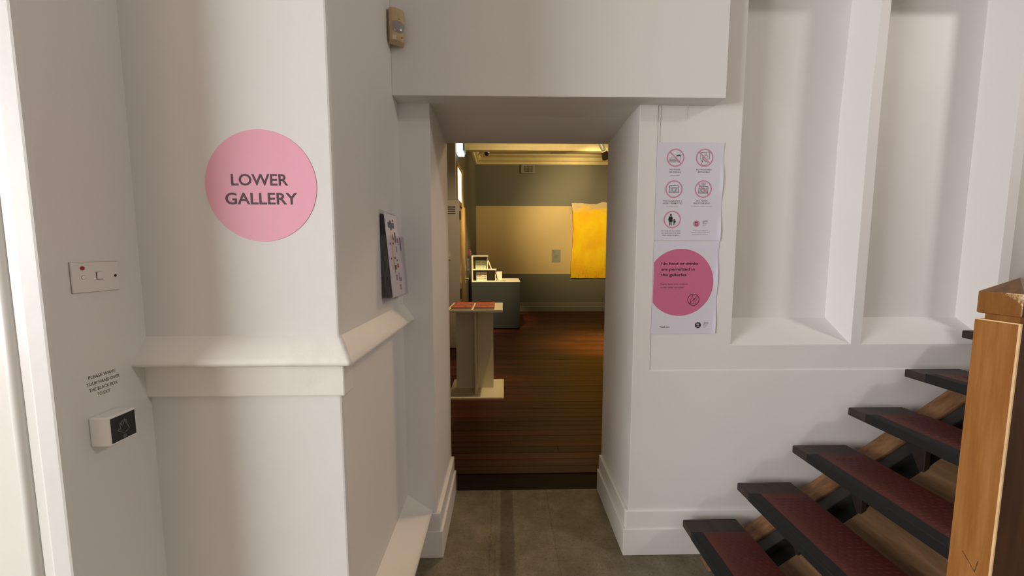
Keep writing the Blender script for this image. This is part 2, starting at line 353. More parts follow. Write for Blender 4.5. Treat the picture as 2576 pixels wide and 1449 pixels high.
class Art:
    """flat print on a sheet: origin at the top left corner, u to the right, v down, in metres"""
    def __init__(s, o, r, n, parent):
        s.o = Vector(o); s.r = Vector(r).normalized(); s.n = Vector(n).normalized(); s.up = s.n.cross(s.r).normalized()
        s.parent = parent; s.mb = {}
    def P(s, u, v, h): return tuple(s.o + s.r*u - s.up*v + s.n*(h*0.4))
    def m(s, key): return s.mb.setdefault(key, MB())
    def poly(s, key, pts, h=0.0004): s.m(key).poly([s.P(u, v, h) for u, v in pts])
    def rect(s, key, u0, v0, u1, v1, h=0.0004): s.poly(key, [(u0, v0), (u1, v0), (u1, v1), (u0, v1)], h)
    def disc(s, key, u, v, r, h=0.0004, n=40, ry=None):
        s.poly(key, [(u+r*math.cos(2*math.pi*k/n), v+(ry or r)*math.sin(2*math.pi*k/n)) for k in range(n)], h)
    def ring(s, key, u, v, r, t, h=0.0004, n=48, a0=0, a1=360, ry=1.0):
        for k in range(n):
            a = math.radians(a0+(a1-a0)*k/n); b = math.radians(a0+(a1-a0)*(k+1)/n)
            s.poly(key, [(u+r*math.cos(a), v+ry*r*math.sin(a)), (u+r*math.cos(b), v+ry*r*math.sin(b)), (u+(r-t)*math.cos(b), v+ry*(r-t)*math.sin(b)), (u+(r-t)*math.cos(a), v+ry*(r-t)*math.sin(a))], h)
    def line(s, key, pts, t, h=0.0004, closed=False):
        q = list(pts) + ([pts[0]] if closed else [])
        for (a, b), (c, d) in zip(q[:-1], q[1:]):
            L = math.hypot(c-a, d-b) or 1e-9; ex, ey = (c-a)/L*t/2, (d-b)/L*t/2; nx, ny = -ey, ex
            s.poly(key, [(a-ex+nx, b-ey+ny), (c+ex+nx, d+ey+ny), (c+ex-nx, d+ey-ny), (a-ex-nx, b-ey-ny)], h)
    def text(s, key, txt, u, v, width, cap, align='C', bold=0.0, h=0.0006):
        """v = middle of the capital height; stretched to the given width and capital height"""
        cu = bpy.data.curves.new('t', 'FONT'); cu.body = txt; cu.size = 1; cu.offset = bold; cu.resolution_u = 3
        to = bpy.data.objects.new('t', cu); C.objects.link(to); dg = bpy.context.evaluated_depsgraph_get(); dg.update()
        me = bpy.data.meshes.new_from_object(to.evaluated_get(dg)); bpy.data.objects.remove(to)
        xs = [p.co.x for p in me.vertices]; x0, x1 = min(xs), max(xs)
        sx = width/(x1-x0); sy = cap/0.72
        uo = u - width/2 if align == 'C' else u
        mb = s.m(key); i = len(mb.v)
        mb.v += [s.P(uo+(p.co.x-x0)*sx, v+cap/2-p.co.y*sy, h) for p in me.vertices]
        mb.f += [tuple(i+k for k in p.vertices) for p in me.polygons]
        bpy.data.meshes.remove(me)
    def done(s, names, stuff=False):
        out = []
        for key, mb in s.mb.items():
            out.append(obj(names.get(key, 'print'), mb, key, s.parent, recalc=False))
            if stuff: out[-1]['kind'] = 'stuff'
        s.mb = {}; return out

# ============================================================ STRUCTURE: stair hall
ZC = 3.9
struct('floor', MB().box(-4.6, 4.7, -3.6, 2.2, -0.12, 0.0), 'concrete')
struct('ceiling', MB().box(-4.6, 4.7, -3.6, 2.2, ZC, ZC+0.1), 'ceil')
xs = [-3.1, -0.4515, -0.318, 0.587, 0.667, 0.915, 1.04, 1.60, 1.65, 2.265, 2.317, 2.93, 2.98, 3.6, 4.7]
ys = [1.617, 1.696, 1.70, 1.85, 2.20]
zs = [0, 0.897, 1.015, 2.07, 2.62, ZC]
NICHE = [(1.04, 1.60), (1.65, 2.265), (2.317, 2.93), (2.98, 3.6)]
def sol(x, y, z):
    door = -0.318 < x < 0.587 and z < 2.07
    if door: return False
    if y < 1.70:
        if -0.4515 < x < 0.915 and z > 2.07: return True
        if y > 1.696: return (x > 0.587 and z < 0.897) or (0.587 < x < 0.667 and z < 2.07)
        return False
    if y < 1.85:
        for a, b in NICHE:
            if a < x < b and 1.015 < z < 2.62: return False
    return True
mb = grid_solid(xs, ys, zs, sol)
for i, (x, y, z) in enumerate(mb.v):
    if abs(y-1.85) < 1e-6 and abs(z-1.015) < 1e-6: mb.v[i] = (x, y, 1.115)     # sloping sills
    if abs(y-2.2) < 1e-6 and abs(z-2.07) < 1e-6: mb.v[i] = (x, y, 2.045)
    if abs(z-2.62) < 1e-6 or abs(z-ZC) < 1e-6:
        if abs(x-1.60) < 1e-6: mb.v[i] = (1.618, y, z)
        if abs(x-1.65) < 1e-6: mb.v[i] = (1.66, y, z)
struct('wall_front', mb, 'wall', bevel=0.004)
XP = -0.4515; YP = 1.045; XL = -0.977; YL = 0.826
struct('wall_pier', MB().box(-1.0, XP, YP, 1.72, 0, ZC), 'wall', bevel=0.009, seg=3)
struct('wall_left', MB().box(-1.03, XL, YL, 1.30, 0, ZC), 'wall', bevel=0.009, seg=3)
# wall around the exit door
mb = grid_solid([-4.6, -2.02, -1.03], [0.836, 1.0], [0, 2.3, ZC], lambda x, y, z: not (x > -2.02 and z < 2.3))
struct('wall_entry', mb, 'wall')
struct('wall_right', grid_solid([4.1, 4.2], [-3.6, -0.5, 0.3, 1.72], [0, 3.0, 3.75, ZC], lambda x, y, z: not (-0.5 < y < 0.3 and 3.0 < z < 3.75)), 'back')
mbw = grid_solid([-4.6, -4.5], [-3.6, -3.15, -0.35, 1.0], [0, 0.9, 3.1, ZC], lambda x, y, z: not (-3.15 < y < -0.35 and 0.9 < z < 3.1))
struct('wall_left.001', mbw, 'back')
mbw = grid_solid([-4.6, 0.25, 1.55, 4.7], [-3.6, -3.5], [0, 1.1, 2.7, ZC], lambda x, y, z: not (0.25 < x < 1.55 and 1.1 < z < 2.7))
struct('wall_back', mbw, 'back')
def window(name, x0, x1, y0, y1, z0, z1, along):
    f = MB(); t = 0.05
    if along == 'y':
        f.box(x0, x1, y0, y1, z0, z0+t).box(x0, x1, y0, y1, z1-t, z1).box(x0, x1, y0, y0+t, z0, z1).box(x0, x1, y1-t, y1, z0, z1)
        ym = (y0+y1)/2; f.box(x0, x1, ym-0.02, ym+0.02, z0, z1)
        g = MB().box((x0+x1)/2-0.003, (x0+x1)/2+0.003, y0, y1, z0, z1)
    else:
        f.box(x0, x1, y0, y1, z0, z0+t).box(x0, x1, y0, y1, z1-t, z1).box(x0, x0+t, y0, y1, z0, z1).box(x1-t, x1, y0, y1, z0, z1)
        xm = (x0+x1)/2; f.box(xm-0.02, xm+0.02, y0, y1, z0, z1)
        g = MB().box(x0, x1, (y0+y1)/2-0.003, (y0+y1)/2+0.003, z0, z1)
    o = struct(name, f, 'trim'); obj('pane', g, 'glass', o)
window('window_1', -4.58, -4.52, -3.15, -0.35, 0.9, 3.1, 'y')
window('window_4', 4.11, 4.17, -0.5, 0.3, 3.0, 3.75, 'y')
window('window_2', 0.25, 1.55, -3.58, -3.52, 1.1, 2.7, 'x')  # added unseen window, frames the weak back fill

# baseboards: lower block, upper step with a small rounded top
def board(name, lo, hi):
    """lo/hi: footprints (x0,x1,y0,y1) of the lower and upper courses"""
    o = struct(name, MB().box(*lo, 0, 0.133), 'trim', bevel=0.003)
    obj('moulding', MB().box(*hi, 0.130, 0.222), 'trim', o, bevel=0.006)
    return o
br = board('baseboard_right', (0.562, 4.6, 1.682, 1.70), (0.571, 4.6, 1.688, 1.70))
obj('return', MB().box(0.562, 0.590, 1.7002, 2.196, 0, 0.133), 'trim', br, bevel=0.003)
obj('return_moulding', MB().box(0.571, 0.590, 1.7002, 2.196, 0.130, 0.222), 'trim', br, bevel=0.005)
bl = board('baseboard_left', (-0.400, -0.290, 1.686, 1.70), (-0.400, -0.300, 1.690, 1.70))
obj('return', MB().box(-0.322, -0.290, 1.7002, 2.196, 0, 0.133), 'trim', bl, bevel=0.003)
obj('return_moulding', MB().box(-0.322, -0.300, 1.7002, 2.196, 0.130, 0.222), 'trim', bl, bevel=0.005)

# ledges running round the pier: profile (projection, height) swept along the front, then the side
def ledge(name, prof, mat, rough=0.0, seedn=1, band=None):
    rnd = random.Random(seedn)
    path = []
    n1, n2 = 44, 52
    x_a, x_b = XL-0.01, XP
    for k in range(n1+1): path.append(('f', k/n1))
    for k in range(1, n2+1): path.append(('s', k/n2))
    mb = MB(); m = len(prof)
    def sub(p):
        out = []
        for (a, b), (c, d) in zip(p[:-1], p[1:]):
            L = math.hypot(c-a, d-b); q = max(1, int(L/0.014))
            for t in range(q): out.append((a+(c-a)*t/q, b+(d-b)*t/q))
        out.append(p[-1]); return out
    pr = sub(prof); m = len(pr)
    for kind, t in path:
        for j, (o, z) in enumerate(pr):
            if kind == 'f': x = x_a + (XP+o-x_a)*t; y = YP-o
            else: x = XP+o; y = YP-o + (1.70-(YP-o))*t
            a = rough if 0 < j < m-1 else 0
            if kind == 'f' and t > 0.93: a *= 2.5
            mb.v.append((x+rnd.uniform(-a, a)*0.6, y+rnd.uniform(-a, a), z+rnd.uniform(-a, a)))
    P = len(path)
    for i in range(P-1):
        for j in range(m-1): mb.f.append((i*m+j, (i+1)*m+j, (i+1)*m+j+1, i*m+j+1))
    o = struct(name, mb, mat, smooth=True); return o
ledge('trim_1', [(-0.004, 1.212), (0.012, 1.196), (0.046, 1.147), (0.047, 1.137), (0.030, 1.130), (0.008, 1.124), (-0.004, 1.120)], 'rough', 0.00035, 3)
ledge('trim_2', [(-0.004, 0.310), (0.112, 0.229), (0.113, 0.217), (0.060, 0.195), (0.050, 0.18), (0.050, 0.0)], 'rough', 0.0004, 5)
struct('trim_3', MB().box(XL-0.005, XP+0.011, YP-0.011, YP+0.05, 1.040, 1.126), 'rough', bevel=0.004)

# exit door at far left, flat face towards the camera
d1 = struct('door_1', MB().box(-1.965, -1.098, 0.872, 0.912, 0.005, 2.24), 'door', bevel=0.002)
obj('door_handle', MB().tube((-1.86, 0.872, 1.02), (-1.86, 0.80, 1.02), 0.010).tube((-1.86, 0.80, 1.02), (-1.74, 0.80, 1.02), 0.009), 'chrome', d1)
for a, b in ((-1.060, -1.032), (-2.018, -1.99)): obj('door_jamb', MB().box(a, b, 0.838, 0.90, 0, 2.262), 'trim', d1, bevel=0.003)
obj('door_head', MB().box(-2.018, -1.032, 0.838, 0.90, 2.262, 2.29), 'trim', d1, bevel=0.003)
for xb in (-1.077, -1.980): obj('door_bead', MB().tube((xb, 0.846, 0), (xb, 0.846, 2.26), 0.0155, n=16), 'trim', d1, smooth=True)

# ============================================================ STRUCTURE: gallery beyond the doorway
ZG = 3.73; YB = 9.35; XG = -0.676
def lean(mb):
    """the left gallery wall is not square to the back wall"""
    mb.v = [(x+(y-9.35)*0.010, y, z) for x, y, z in mb.v]; return mb
struct('trim_4', MB().box(-0.9, 0.9, 2.2, 2.372, -0.1, -0.004), 'sill', bevel=0.004)
fl = struct('floor_gallery', MB().box(-3.1, 3.5, 2.2, YB+0.05, -0.14, -0.022), 'gap')
rp = random.Random(11); y = 2.376; row = 0
pm = {}
while y < YB:
    wdt = 0.086; y1 = min(y+wdt, YB+0.02)
    x = -3.05 if y < 5.7 else -0.75
    cuts = [x] + ([rp.uniform(-0.45, 1.2)] if rp.random() < 0.40 else []) + [3.45]
    for a, b in zip(cuts[:-1], cuts[1:]):
        dz = rp.uniform(-0.0008, 0.0008)
        obj('floorboard', MB().box(a+0.0004, b-0.0004, y+0.0011, y1-0.0011, -0.021, dz), 'plank', fl, bevel=0.0012, seg=1)
    y = y1; row += 1
struct('ceiling_gallery', MB().box(-3.1, 3.5, 2.2, YB+0.1, ZG, ZG+0.1), 'gceil')
struct('wall_gallery_back', MB().box(-0.9, 3.5, YB, YB+0.1, 0, ZG), 'gwall')
struct('trim_5', MB().box(XG+0.002, 3.4, YB-0.006, YB+0.01, 0.918, 2.569), 'gband', bevel=0.001)
struct('wall_gallery_right', MB().box(3.4, 3.5, 2.2, YB, 0, ZG), 'gwall')
struct('wall_gallery_far_left', MB().box(-3.1, -3.0, 2.2, 5.85, 0, ZG), 'gwall')
mb = grid_solid([-0.85, XG], [5.85, 6.52, 9.37], [0, 2.19, 2.25, 2.76, ZG], lambda x, y, z: not (y < 6.52 and (z < 2.19 or 2.25 < z < 2.76)))
mb.v = [(x if x < -0.8 else x+(y-9.35)*0.010, y, z) for x, y, z in mb.v]
struct('wall_gallery_left', mb, 'gwall')
struct('wall_gallery_return', MB().box(-3.1, XG-0.035, 5.75, 5.85, 0, ZG), 'gpale', bevel=0.004)
struct('trim_6', MB().box(-3.0, 3.4, 6.98, 7.10, 3.255, ZG), 'cornice', bevel=0.004)
sb = struct('baseboard_gallery', MB().box(XG, 3.4, YB-0.022, YB, 0, 0.118), 'gtrim', bevel=0.002)
obj('moulding', MB().box(XG, 3.4, YB-0.016, YB, 0.124, 0.206), 'gtrim', sb)
obj('bead', MB().box(XG, 3.4, YB-0.026, YB, 0.116, 0.125), 'gline', sb)
obj('bead', MB().box(XG, 3.4, YB-0.022, YB, 0.203, 0.212), 'gline', sb)
# cornice profile (projection, height)
CP = [(0, 3.54), (0.04, 3.545), (0.05, 3.60), (0.085, 3.612), (0.10, 3.625), (0.13, 3.68), (0.20, 3.70), (0.235, 3.705), (0.24, ZG), (0, ZG)]
struct('trim_7', MB().prism([(XG, YB-o, z) for o, z in CP], (3.4-XG, 0, 0)), 'cornice')
struct('trim_8', lean(MB().prism([(XG+o, 7.1, z) for o, z in CP], (0, YB-7.1, 0))), 'cornice')
struct('window_3', lean(MB().box(XG-0.05, XG+0.018, 5.852, 5.875, 2.19, 2.80).box(XG-0.05, XG+0.030, 6.44, 6.53, 2.19, 2.80)
       .box(XG-0.05, XG+0.018, 5.875, 6.44, 2.735, 2.80).box(XG-0.05, XG+0.018, 5.875, 6.44, 2.19, 2.25)), 'honey', bevel=0.003)
w3 = bpy.data.objects['window_3']
obj('pane', lean(MB().box(XG-0.020, XG+0.008, 5.875, 6.40, 2.25, 2.735)), 'daylight', w3)
obj('sash_bead', lean(MB().box(XG-0.034, XG+0.014, 6.40, 6.44, 2.25, 2.735)), 'honey', w3)
# doorway under it: closed honey leaf with frame, and a pale louvred leaf folded back
d2 = struct('door_2', lean(MB().box(XG-0.03, XG+0.012, 5.93, 6.44, 0.01, 2.15)), 'honey', bevel=0.003)
obj('door_jamb', lean(MB().box(XG-0.03, XG+0.05, 6.44, 6.56, 0, 2.19)), 'honey', d2, bevel=0.004)
obj('door_jamb', lean(MB().box(XG-0.03, XG+0.04, 5.86, 5.93, 0, 2.19)), 'honey', d2, bevel=0.004)
obj('push_plate', lean(MB().box(XG+0.05, XG+0.058, 6.47, 6.52, 1.35, 1.60)), 'brass', d2)
obj('door_knob', lean(MB().tube((XG+0.05, 6.495, 1.0), (XG+0.10, 6.495, 1.0), 0.018)), 'brass', d2)
d3 = struct('door_3', MB().box(-1.50, -0.655, 5.672, 5.712, 0.01, 2.20), 'gleaf', bevel=0.003)
obj('hinge', MB().tube((-0.648, 5.70, 1.93), (-0.648, 5.70, 2.05), 0.012).box(-0.655, -0.64, 5.70, 5.75, 1.93, 2.05), 'steel', d3)
obj('hinge', MB().tube((-0.648, 5.70, 0.75), (-0.648, 5.70, 0.90), 0.012).box(-0.655, -0.64, 5.70, 5.75, 0.75, 0.90), 'steel', d3)
for k in range(4): obj('louvre_slot', MB().box(-1.05, -0.711, 5.666, 5.674, 2.103-0.031*k, 2.111-0.031*k), 'hole', d3)

# ============================================================ STAIRS
RISE, GO, X0, Z0 = 0.176, 0.2447, 0.821, 0.2125
YE, YN = 1.64, 0.87; TW, TT = 0.2485, 0.036
st = thing('staircase', 'dark timber open tread staircase with red rubber mats rising along the white wall', 'staircase', (X0, 1.25, 0))
def crescents(x0, x1, y0, y1, z):
    mb = MB(); n = 6; r = 0.0135; row = 0; yy = y1-0.02
    while yy > y0+0.01:
        xx = x0+0.014+(0.015 if row % 2 else 0)
        while xx < x1-0.010:
            i = len(mb.v)
            for k in range(n+1):
                a = math.pi*(0.18+0.64*k/n); t = 0.0012*math.sin(math.pi*k/n)+0.0002
                cx, cy = xx+r*math.cos(a), yy-r*math.sin(a)*0.9
                ox, oy = math.cos(a), -math.sin(a)
                mb.v += [(cx-ox*0.0016, cy-oy*0.0016, z), (cx, cy, z+t), (cx+ox*0.0016, cy+oy*0.0016, z)]
            for k in range(n):
                b = i+3*k; mb.f += [(b, b+1, b+4, b+3), (b+1, b+2, b+5, b+4)]
            xx += 0.030
        yy -= 0.018; row += 1
    return mb
def make_tread(i):
    x, z = X0+GO*i, Z0+RISE*i
    t = obj('tread', MB().box(x, x+TW, YN, YE, z-TT, z), 'tread', st, bevel=0.006, seg=3)
    nz = MB().box(x-0.004, x+0.046, YN+0.05, YE-0.088, z, z+0.004).box(x-0.004, x, YN+0.05, YE-0.088, z-0.030, z+0.003)
    obj('rubber_nosing', nz, 'rubber', t, bevel=0.0018)
    obj('nosing_ridge', MB().tube((x+0.0005, YN+0.05, z+0.0035), (x+0.0005, YE-0.088, z+0.0035), 0.0022, n=8), 'rubber', t, smooth=True)
    obj('rubber_mat', MB().box(x+0.047, x+TW-0.002, YN+0.05, YE-0.088, z, z+0.003), 'mat', t, bevel=0.001, seg=1)
    c = obj('mat_scales', crescents(x+0.05, x+TW-0.004, YN+0.06, YE-0.096, z+0.003), 'mat', t, recalc=False); c['kind'] = 'stuff'
    return t
for i in range(9): make_tread(i)
# sloping members under the treads; plane passes PD under the back edge of each tread
SL = RISE/GO
def PZ(x, d=0.0): return (Z0-TT-0.07) + SL*(x-(X0+TW)) - d
def sloped(name, mat, y0, y1, d, th, x1=3.2):
    xa = X0+TW - (Z0-TT-0.07-d)/SL
    xb = xa + th/SL*1.2
    pts = [(xa, y0, 0.0), (x1, y0, PZ(x1, d)), (x1, y0, PZ(x1, d)-th), (xa+th/SL, y0, 0.0)]
    return obj(name, MB().prism(pts, (0, y1-y0, 0)), mat, st, bevel=0.003)
sloped('stringer', 'stringer', 1.582, 1.668, 0.0, 0.16)
sloped('steel_and_void_strip', 'steel', 1.530, 1.5815, 0.012, 0.13)
sloped('steel_and_void_strip', 'rubber', 1.4405, 1.5295, 0.055, 0.09)  # near-black strip stands in for the shaded void between the stringers
sloped('stringer', 'soffitwood', 0.93, 1.440, 0.0, 0.045)
for i in range(1, 9):
    x, z = X0+GO*i+0.135, Z0+RISE*i-TT
    zb = PZ(x)-0.01
    pts = [(x, 1.530, z), (x, 1.446, zb), (x, 1.430, zb), (x, 1.430, z)]
    obj('tread_bracket', MB().prism(pts, (0.022, 0, 0)), 'riser', st, bevel=0.002)

# newel post
px0, px1, py0, py1 = 1.10, 1.182, 0.779, 0.859
nw = thing('newel_post', 'honey brown timber newel post with pyramid cap at right of the stairs', 'newel post', ((px0+px1)/2, (py0+py1)/2, 0))
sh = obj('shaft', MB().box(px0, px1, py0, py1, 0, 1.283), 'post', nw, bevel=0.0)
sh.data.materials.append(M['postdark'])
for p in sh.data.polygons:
    if p.normal.y < -0.5: p.material_index = 1  # camera-facing side takes the shade-darkened timber
obj('worn_edge', MB().prism([(px0-0.0004, py0+0.0035, 0), (px0-0.0004, py0-0.0004, 0), (px0+0.003, py0-0.0004, 0)], (0, 0, 1.2838)), 'postedge', nw)
obj('worn_edge', MB().prism([(px0-0.0004, py0+0.0036, 1.2838), (px0-0.0004, py0+0.0036, 1.2815), (px0+0.003, py0+0.0036, 1.2838)], (0, py1-py0-0.0036, 0)), 'postedge', nw)
obj('neck', MB().box(px0+0.010, px1-0.010, py0+0.010, py1-0.010, 1.283, 1.297), 'postworn', nw)
cz0, cz1 = 1.297, 1.348
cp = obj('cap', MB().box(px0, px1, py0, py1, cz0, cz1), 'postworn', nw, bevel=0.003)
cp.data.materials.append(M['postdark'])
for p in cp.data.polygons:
    if p.normal.y < -0.5: p.material_index = 1  # same painted shade on the cap front
mx, my = (px0+px1)/2, (py0+py1)/2
py = MB(); py.v = [(px0+0.001, py0+0.001, cz1-0.001), (px1-0.001, py0+0.001, cz1-0.001), (px1-0.001, py1-0.001, cz1-0.001), (px0+0.001, py1-0.001, cz1-0.001), (mx, my, 1.380)]
py.f = [(0, 1, 4), (1, 2, 4), (2, 3, 4), (3, 0, 4), (3, 2, 1, 0)]
obj('pyramid', py, 'postcap', nw)
a = Art((px0-0.0003, py1, 1.283), (0, -1, 0), (-1, 0, 0), nw)       # scratch in the varnish
a.line('postdark', [(0.026, 0.561), (0.052, 0.592), (0.056, 0.562)], 0.0014, 0.0003)
a.done({'postdark': 'scratch'})

# ============================================================ SIGNS AND FITTINGS IN THE HALL
# round vinyl sign on the pier
rs = thing('round_sign', 'round pink wall sign reading LOWER GALLERY on the white pier', 'sign', (-0.643, YP, 1.465))
mb = MB(); n = 96; mb.prism([(-0.643+0.1455*math.cos(2*math.pi*k/n), YP-0.0012, 1.611+0.1455*math.sin(2*math.pi*k/n)) for k in range(n)], (0, 0.0014, 0))
obj('vinyl_disc', mb, 'pinkvinyl', rs)
a = Art((-0.79, YP-0.0012, 1.7555), (1, 0, 0), (0, -1, 0), rs)
a.text('inkpurple', 'LOWER', 0.1445, 0.1275, 0.149, 0.0300, bold=0.018); a.done({'inkpurple': 'lettering'})
a.text('inkpurple', 'GALLERY', 0.1465, 0.1765, 0.189, 0.0305, bold=0.018)
a.done({'inkpurple': 'lettering'})

YW = 1.6985
def ring_no(a, u, v, r, slash=True):
    a.ring('pinkring', u, v, r, 0.0056, 0.0007)
    if slash: q = (r-0.003)*0.7071; a.line('pinkring', [(u-q, v-q), (u+q, v+q)], 0.0052, 0.0012)
def camera_icon(a, u, v, s=1.0):
    t = 0.0012
    def L(pts, closed=False, tt=t): a.line('ink', [(u+x*s, v+y*s) for x, y in pts], tt, 0.0009, closed)
    L([(-0.020, -0.011), (-0.0195, -0.014), (-0.010, -0.0145), (-0.006, -0.0175), (0.006, -0.0175), (0.010, -0.0145), (0.0185, -0.0145), (0.0205, -0.011), (0.0205, 0.014), (-0.0205, 0.014)], True, 0.0017)
    L([(-0.020, -0.006), (-0.010, -0.006)]); L([(0.010, -0.006), (0.020, -0.006)])
    L([(-0.020, 0.009), (-0.009, 0.009)]); L([(0.009, 0.009), (0.020, 0.009)]); L([(-0.014, -0.006), (-0.014, 0.009)]); L([(0.014, -0.006), (0.014, 0.009)])
    a.ring('ink', u, v+0.001*s, 0.0105*s, 0.0018, 0.0009, 28); a.ring('ink', u, v+0.001*s, 0.0065*s, 0.0009, 0.0009, 20)
    L([(-0.003, -0.0145), (0.003, -0.0145)]); L([(-0.017, -0.0165), (-0.012, -0.0165)], False, 0.0016)
def burger(a, u, v):
    t = 0.0010
    a.ring('ink', u, v, 0.0145, t, 0.0009, 16, 180, 360, 0.62); a.line('ink', [(u-0.0145, v+0.0005), (u+0.0145, v+0.0005)], t, 0.0009)
    a.line('ink', [(u-0.0155, v+0.0035), (u+0.0155, v+0.0035), (u+0.0155, v+0.006), (u-0.0155, v+0.006)], t, 0.0009, True)
    a.line('ink', [(u-0.014, v+0.0085), (u+0.014, v+0.0085), (u+0.012, v+0.012), (u-0.012, v+0.012)], t, 0.0009, True)
    for dx, dy in ((-0.006, -0.004), (0, -0.006), (0.006, -0.004)): a.line('ink', [(u+dx-0.001, v+dy), (u+dx+0.001, v+dy)], 0.0006, 0.0009)
def cup(a, u, v):
    t = 0.0010
    a.line('ink', [(u-0.0075, v-0.010), (u+0.0085, v-0.010), (u+0.0055, v+0.015), (u-0.0045, v+0.015)], t, 0.0009, True)
    a.rect('ink', u-0.0095, v-0.0135, u+0.0105, v-0.0095, 0.0009); a.line('ink', [(u-0.006, v-0.015), (u+0.007, v-0.015)], 0.0016, 0.0009)
    a.line('ink', [(u+0.003, v-0.015), (u+0.0065, v-0.025)], t, 0.0009)
def logo(a, u, v, r, key, ink, tx):
    a.disc(key, u, v, r, 0.0006)
    a.text(ink, 'BR', u, v-0.30*r, r*0.95, r*0.46, bold=0.03, h=0.0010); a.text(ink, 'AG', u, v+0.36*r, r*0.95, r*0.46, bold=0.03, h=0.0010)
    x, y = tx
    for k, (s_, wd) in enumerate((('BUNBURY', 0.022), ('REGIONAL', 0.0235), ('ART', 0.0085), ('GALLERY', 0.0205))):
        a.text('ink', s_, x, y+0.0040*k, wd, 0.0028, 'L', 0.01)
    a.rect('ink', x, y+0.0180, x+0.0155, y+0.0188, 0.001); a.rect('ink', x, y+0.0218, x+0.008, y+0.0226, 0.001)

def sheet(name, label, x0, x1, z0, z1, curl, drop=0.0):
    """thin paper sheet, slightly lifted at the right edge"""
    s = thing(name, label, 'poster', (x0, YW, z0))
    n, m = 44, 30; mb = MB()
    for side in (0, 1):
        for i in range(n+1):
            for j in range(m+1):
                u = i/n; v = j/m
                lift = 0.0005 + (curl*max(0, (u-0.945)/0.055)**2*math.sin(v*6+1)**2 if u > 0.945 else 0)
                mb.v.append((x0+(x1-x0)*u, YW-lift+(0.0003 if side else 0), z0+(z1-z0)*v + drop*(u-0.5)))
    W_ = m+1; K = (n+1)*W_
    for i in range(n):
        for j in range(m):
            q = i*W_+j; mb.f.append((q, q+W_, q+W_+1, q+1)); mb.f.append((K+q, K+q+1, K+q+W_+1, K+q+W_))
    obj('paper_sheet', mb, 'paper', s, recalc=False, smooth=True); return s
p1 = sheet('notice_poster', 'upper white poster with five pink ring icons beside the doorway', 0.6655, 0.9635, 1.490, 1.9145, 0.006)
a = Art((0.6655, YW-0.0005, 1.9145), (1, 0, 0), (0, -1, 0), p1)
ring_no(a, 0.085, 0.065, 0.0388); burger(a, 0.0735, 0.071); cup(a, 0.098, 0.068)
a.done({'ink': 'icon_pictogram', 'pinkring': 'icon_ring'}, True)
ring_no(a, 0.2135, 0.0645, 0.0388)
a.line('ink', [(0.194, 0.042), (0.235, 0.040), (0.234, 0.069), (0.225, 0.070)], 0.0013, 0.0009); a.line('ink', [(0.194, 0.042), (0.1945, 0.070), (0.197, 0.071)], 0.0013, 0.0009)
a.ring('ink', 0.220, 0.0475, 0.0032, 0.0009, 0.0009, 16); a.line('ink', [(0.206, 0.058), (0.214, 0.051), (0.219, 0.057), (0.223, 0.053), (0.229, 0.060), (0.222, 0.063)], 0.0011, 0.0009)
a.line('ink', [(0.203, 0.094), (0.198, 0.083), (0.198, 0.076), (0.201, 0.076), (0.205, 0.084), (0.2045, 0.062), (0.207, 0.061), (0.209, 0.074), (0.2115, 0.072), (0.214, 0.078), (0.217, 0.076), (0.219, 0.081), (0.222, 0.079), (0.226, 0.086), (0.225, 0.093), (0.214, 0.097)], 0.0013, 0.0009, True)
a.done({'ink': 'icon_pictogram', 'pinkring': 'icon_ring'}, True)
ring_no(a, 0.083, 0.1995, 0.0382, False); camera_icon(a, 0.083, 0.200)
a.done({'ink': 'icon_pictogram', 'pinkring': 'icon_ring'}, True)
ring_no(a, 0.2137, 0.199, 0.0382); camera_icon(a, 0.2137, 0.203)
for k in range(6): a.line('ink', [(0.2035+0.0040*k, 0.171), (0.2062+0.0030*k, 0.181)], 0.0009, 0.0009)
a.done({'ink': 'icon_pictogram', 'pinkring': 'icon_ring'}, True)
ring_no(a, 0.0801, 0.3317, 0.0385, False)
u, v = 0.0735, 0.330
a.disc('ink', u, v-0.018, 0.0046, 0.0009, 20)
a.poly('ink', [(u-0.006, v-0.012), (u+0.005, v-0.012), (u+0.009, v+0.012), (u-0.009, v+0.012)], 0.0009)
a.line('ink', [(u-0.006, v-0.010), (u-0.011, v+0.004)], 0.0026, 0.0009); a.line('ink', [(u+0.005, v-0.010), (u+0.012, v+0.004)], 0.0026, 0.0009)
a.line('ink', [(u-0.003, v+0.012), (u-0.003, v+0.026)], 0.0036, 0.0009); a.line('ink', [(u+0.003, v+0.012), (u+0.003, v+0.026)], 0.0036, 0.0009)
u2, v2 = 0.0905, 0.337
a.disc('ink', u2, v2-0.004, 0.0034, 0.0009, 20); a.poly('ink', [(u2-0.004, v2), (u2+0.004, v2), (u2+0.004, v2+0.009), (u2-0.004, v2+0.009)], 0.0009)
a.line('ink', [(u2-0.004, v2+0.001), (u2-0.007, v2-0.003)], 0.002, 0.0009); a.line('ink', [(u2+0.004, v2+0.001), (u2+0.007, v2+0.007)], 0.002, 0.0009)
a.line('ink', [(u2-0.0022, v2+0.009), (u2-0.0035, v2+0.018)], 0.0026, 0.0009); a.line('ink', [(u2+0.0022, v2+0.009), (u2+0.0030, v2+0.018)], 0.0026, 0.0009)
a.done({'ink': 'icon_pictogram', 'pinkring': 'icon_ring'}, True)
